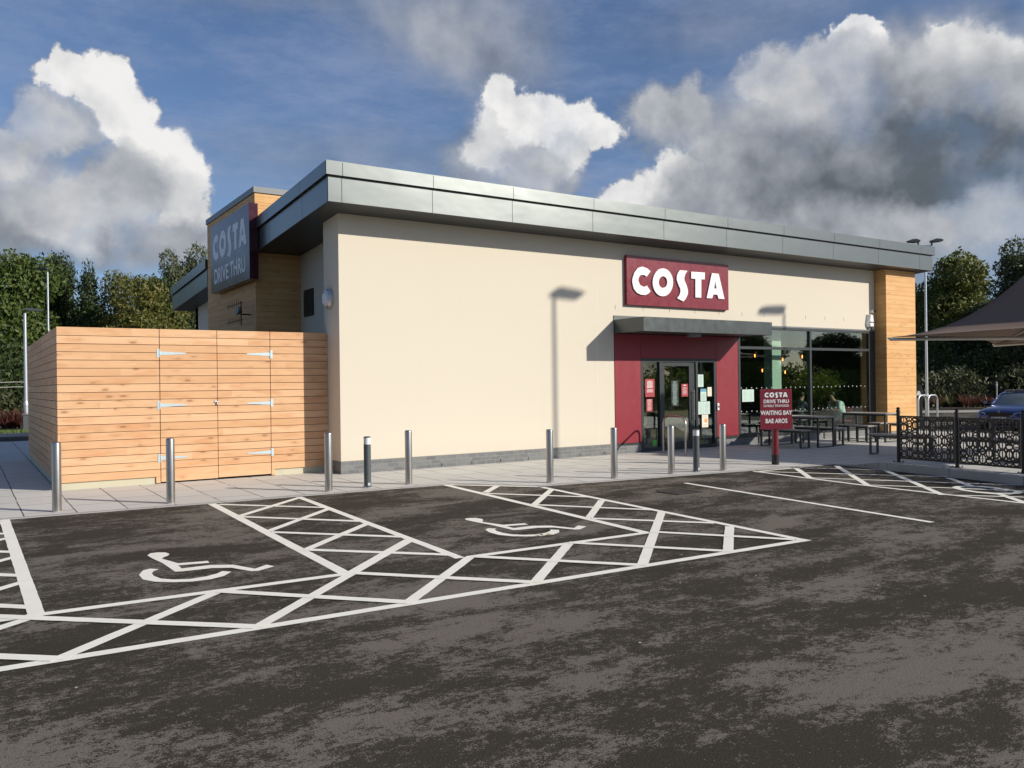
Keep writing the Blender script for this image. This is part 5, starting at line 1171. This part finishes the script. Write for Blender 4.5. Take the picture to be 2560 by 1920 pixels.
def hedge(label, pts, h, d, n, size, mat, seed):
    t = thing('hedge', label, 'hedge', (pts[0][0], pts[0][1], -.4)); r = random.Random(seed); lobes = []
    o_ = Vector((pts[0][0], pts[0][1]))
    for a, b in zip(pts[:-1], pts[1:]):
        a, b = Vector(a), Vector(b); L = (b-a).length
        for i in range(int(L/1.3)+1):
            p = a.lerp(b, (i+r.random()*.6)/(L/1.3+.6))-o_
            hh = h*r.uniform(.72, 1.0)
            for z in ((.22, .6) if h > 1.6 else (.5,)): lobes.append((p.x+r.uniform(-.5, .5), p.y+r.uniform(-.5, .5)*d, hh*z, d*r.uniform(.6, .95), hh*(.38 if z < .3 else .40)))
    me = leaf_mesh('foliage', lobes, n, size, mat, seed); o = bpy.data.objects.new('foliage', me); COL.objects.link(o); o.parent = t
    mb = MB(); 
    for l in lobes[::3]: mb.tube([(l[0], l[1], 0), (l[0]+r.uniform(-.2, .2), l[1], l[2]+l[4]*.5)], [.04, .01], 5)
    mb.build('stems', BARK, t); return t
SUNL = mat_leaf('bright_hedge_leaves', (.16, .25, .03), (.22, .30, .04), (.34, .36, .09), .5)
OLIVE = mat_leaf('hedge_olive_leaves', (.075, .088, .034), (.105, .118, .048), (.18, .17, .09))
hedge('tall dense hedge at the far left behind the lamp post', [(-12, 43.5), (7, 44.5)], 4.6, 1.6, 16000, .12, LG[1], 5)
hedge('lower olive hedge at the far left behind the wire fence', [(-12, 41.9), (6, 42.3)], 2.6, 1.0, 9000, .10, OLIVE, 6)
hedge('olive bramble hedge running behind the blue car', [(47.5, 33.8), (56.3, 28.3), (64, 23.0)], 3.2, 1.7, 16000, .13, OLIVE, 7)
hedge('dark taller hedge behind the olive brambles at the right', [(50, 38), (60, 31.5), (70, 25)], 5.4, 2.2, 15000, .16, LG[1], 8)
hedge('sunlit green hedge behind the viewer reflected in the windows', [(33, -9), (44, -8), (56, -11), (72, -18)], 3.4, 2.0, 16000, .15, SUNL, 9)
REDL = mat_leaf('red_strap_leaves', (.13, .038, .030), (.20, .075, .052), (.36, .20, .14)); STRW = mat_leaf('straw_green_leaves', (.11, .12, .04), (.18, .17, .06), (.30, .26, .12))
def mk_spiky(seed, mat, n=46, L=1.0):
    t = thing('spiky_plant', '', 'plant', (0, 0, 0)); r = random.Random(seed); mb = MB()
    for i in range(n):
        q = r.uniform(0, 2*pi); ln = L*r.uniform(.6, 1.15); lean = r.uniform(.1, .9); w_ = r.uniform(.016, .03); d = Vector((cos(q), sin(q), 0)); s_ = Vector((-sin(q), cos(q), 0))
        vs = []; 
        for k in range(5):
            u = k/4; p = d*(ln*lean*u**1.4*.8)+Vector((0, 0, ln*(u-.30*lean*u*u))); ww = w_*(1-u**2.2)
            vs += [p-s_*ww, p+s_*ww]
        mb.add(vs, [(2*k, 2*k+1, 2*k+3, 2*k+2) for k in range(4)])
    mb.build('leaves', mat, t, recalc=False)
    mb = MB(); mb.tube([(0, 0, 0), (0, 0, .12)], .06, 8); mb.build('crown_base', BARK, t); return t
S1, S2, S3 = mk_spiky(1, REDL, 60, 1.05), mk_spiky(2, REDL, 44, .9), mk_spiky(3, STRW, 46, .9)
GPL, GPR = 'red spiky plants on the left verge', 'spiky plants along the right verge'
rp = random.Random(9); k = 0
for x in [1.0, 1.22, 1.42, 1.6, 1.75, 1.3, 1.52, .75]:
    put([S1, S2][k % 2], (x, 37.75+rp.uniform(-.2, .5), .1), 'red strap leaved spiky plant on the verge left of the bin store', rp.uniform(0, 6), 1.0, rp.uniform(.75, 1.0), GPL); k += 1
a, b = Vector((46.6, 30.6)), Vector((62.0, 20.4))
for i in range(46):
    p = a.lerp(b, i/45); mt = [S1, S2, S3][rp.choice([0, 1, 2, 2, 1]) if i < 14 else rp.choice([0, 1, 0, 1, 2])]
    straw = mt is S3
    put(mt, (p.x+rp.uniform(-.7, .7), p.y+rp.uniform(-.6, .6), -.12), 'straw coloured spiky plant on the verge by the blue car' if straw else 'red spiky plant on the verge by the blue car', rp.uniform(0, 6), 1.2, rp.uniform(.75, 1.15), 'straw coloured plants along the right verge' if straw else 'red spiky plants along the right verge')
# a few dry leaves blown on to the tarmac
DRY = plain('dry_leaf', (.35, .24, .06), .8)
for i, (x, y, lb_) in enumerate([(5.27, 7.33, 'dry yellow leaf just below the second wheelchair symbol'), (5.20, 7.38, 'dry yellow leaf beside its twin below the second wheelchair symbol')]):
    mb = MB(); mb.add([(-.05, 0, 0), (0, -.025, .012), (.05, 0, .004), (0, .025, .015)], [(0, 1, 2), (0, 2, 3)]); o = mb.build('fallen_leaf', DRY, recalc=False); o.location = (x, y, .012); o.rotation_euler = (0, 0, i*1.3); tag(o, lb_, 'leaf')
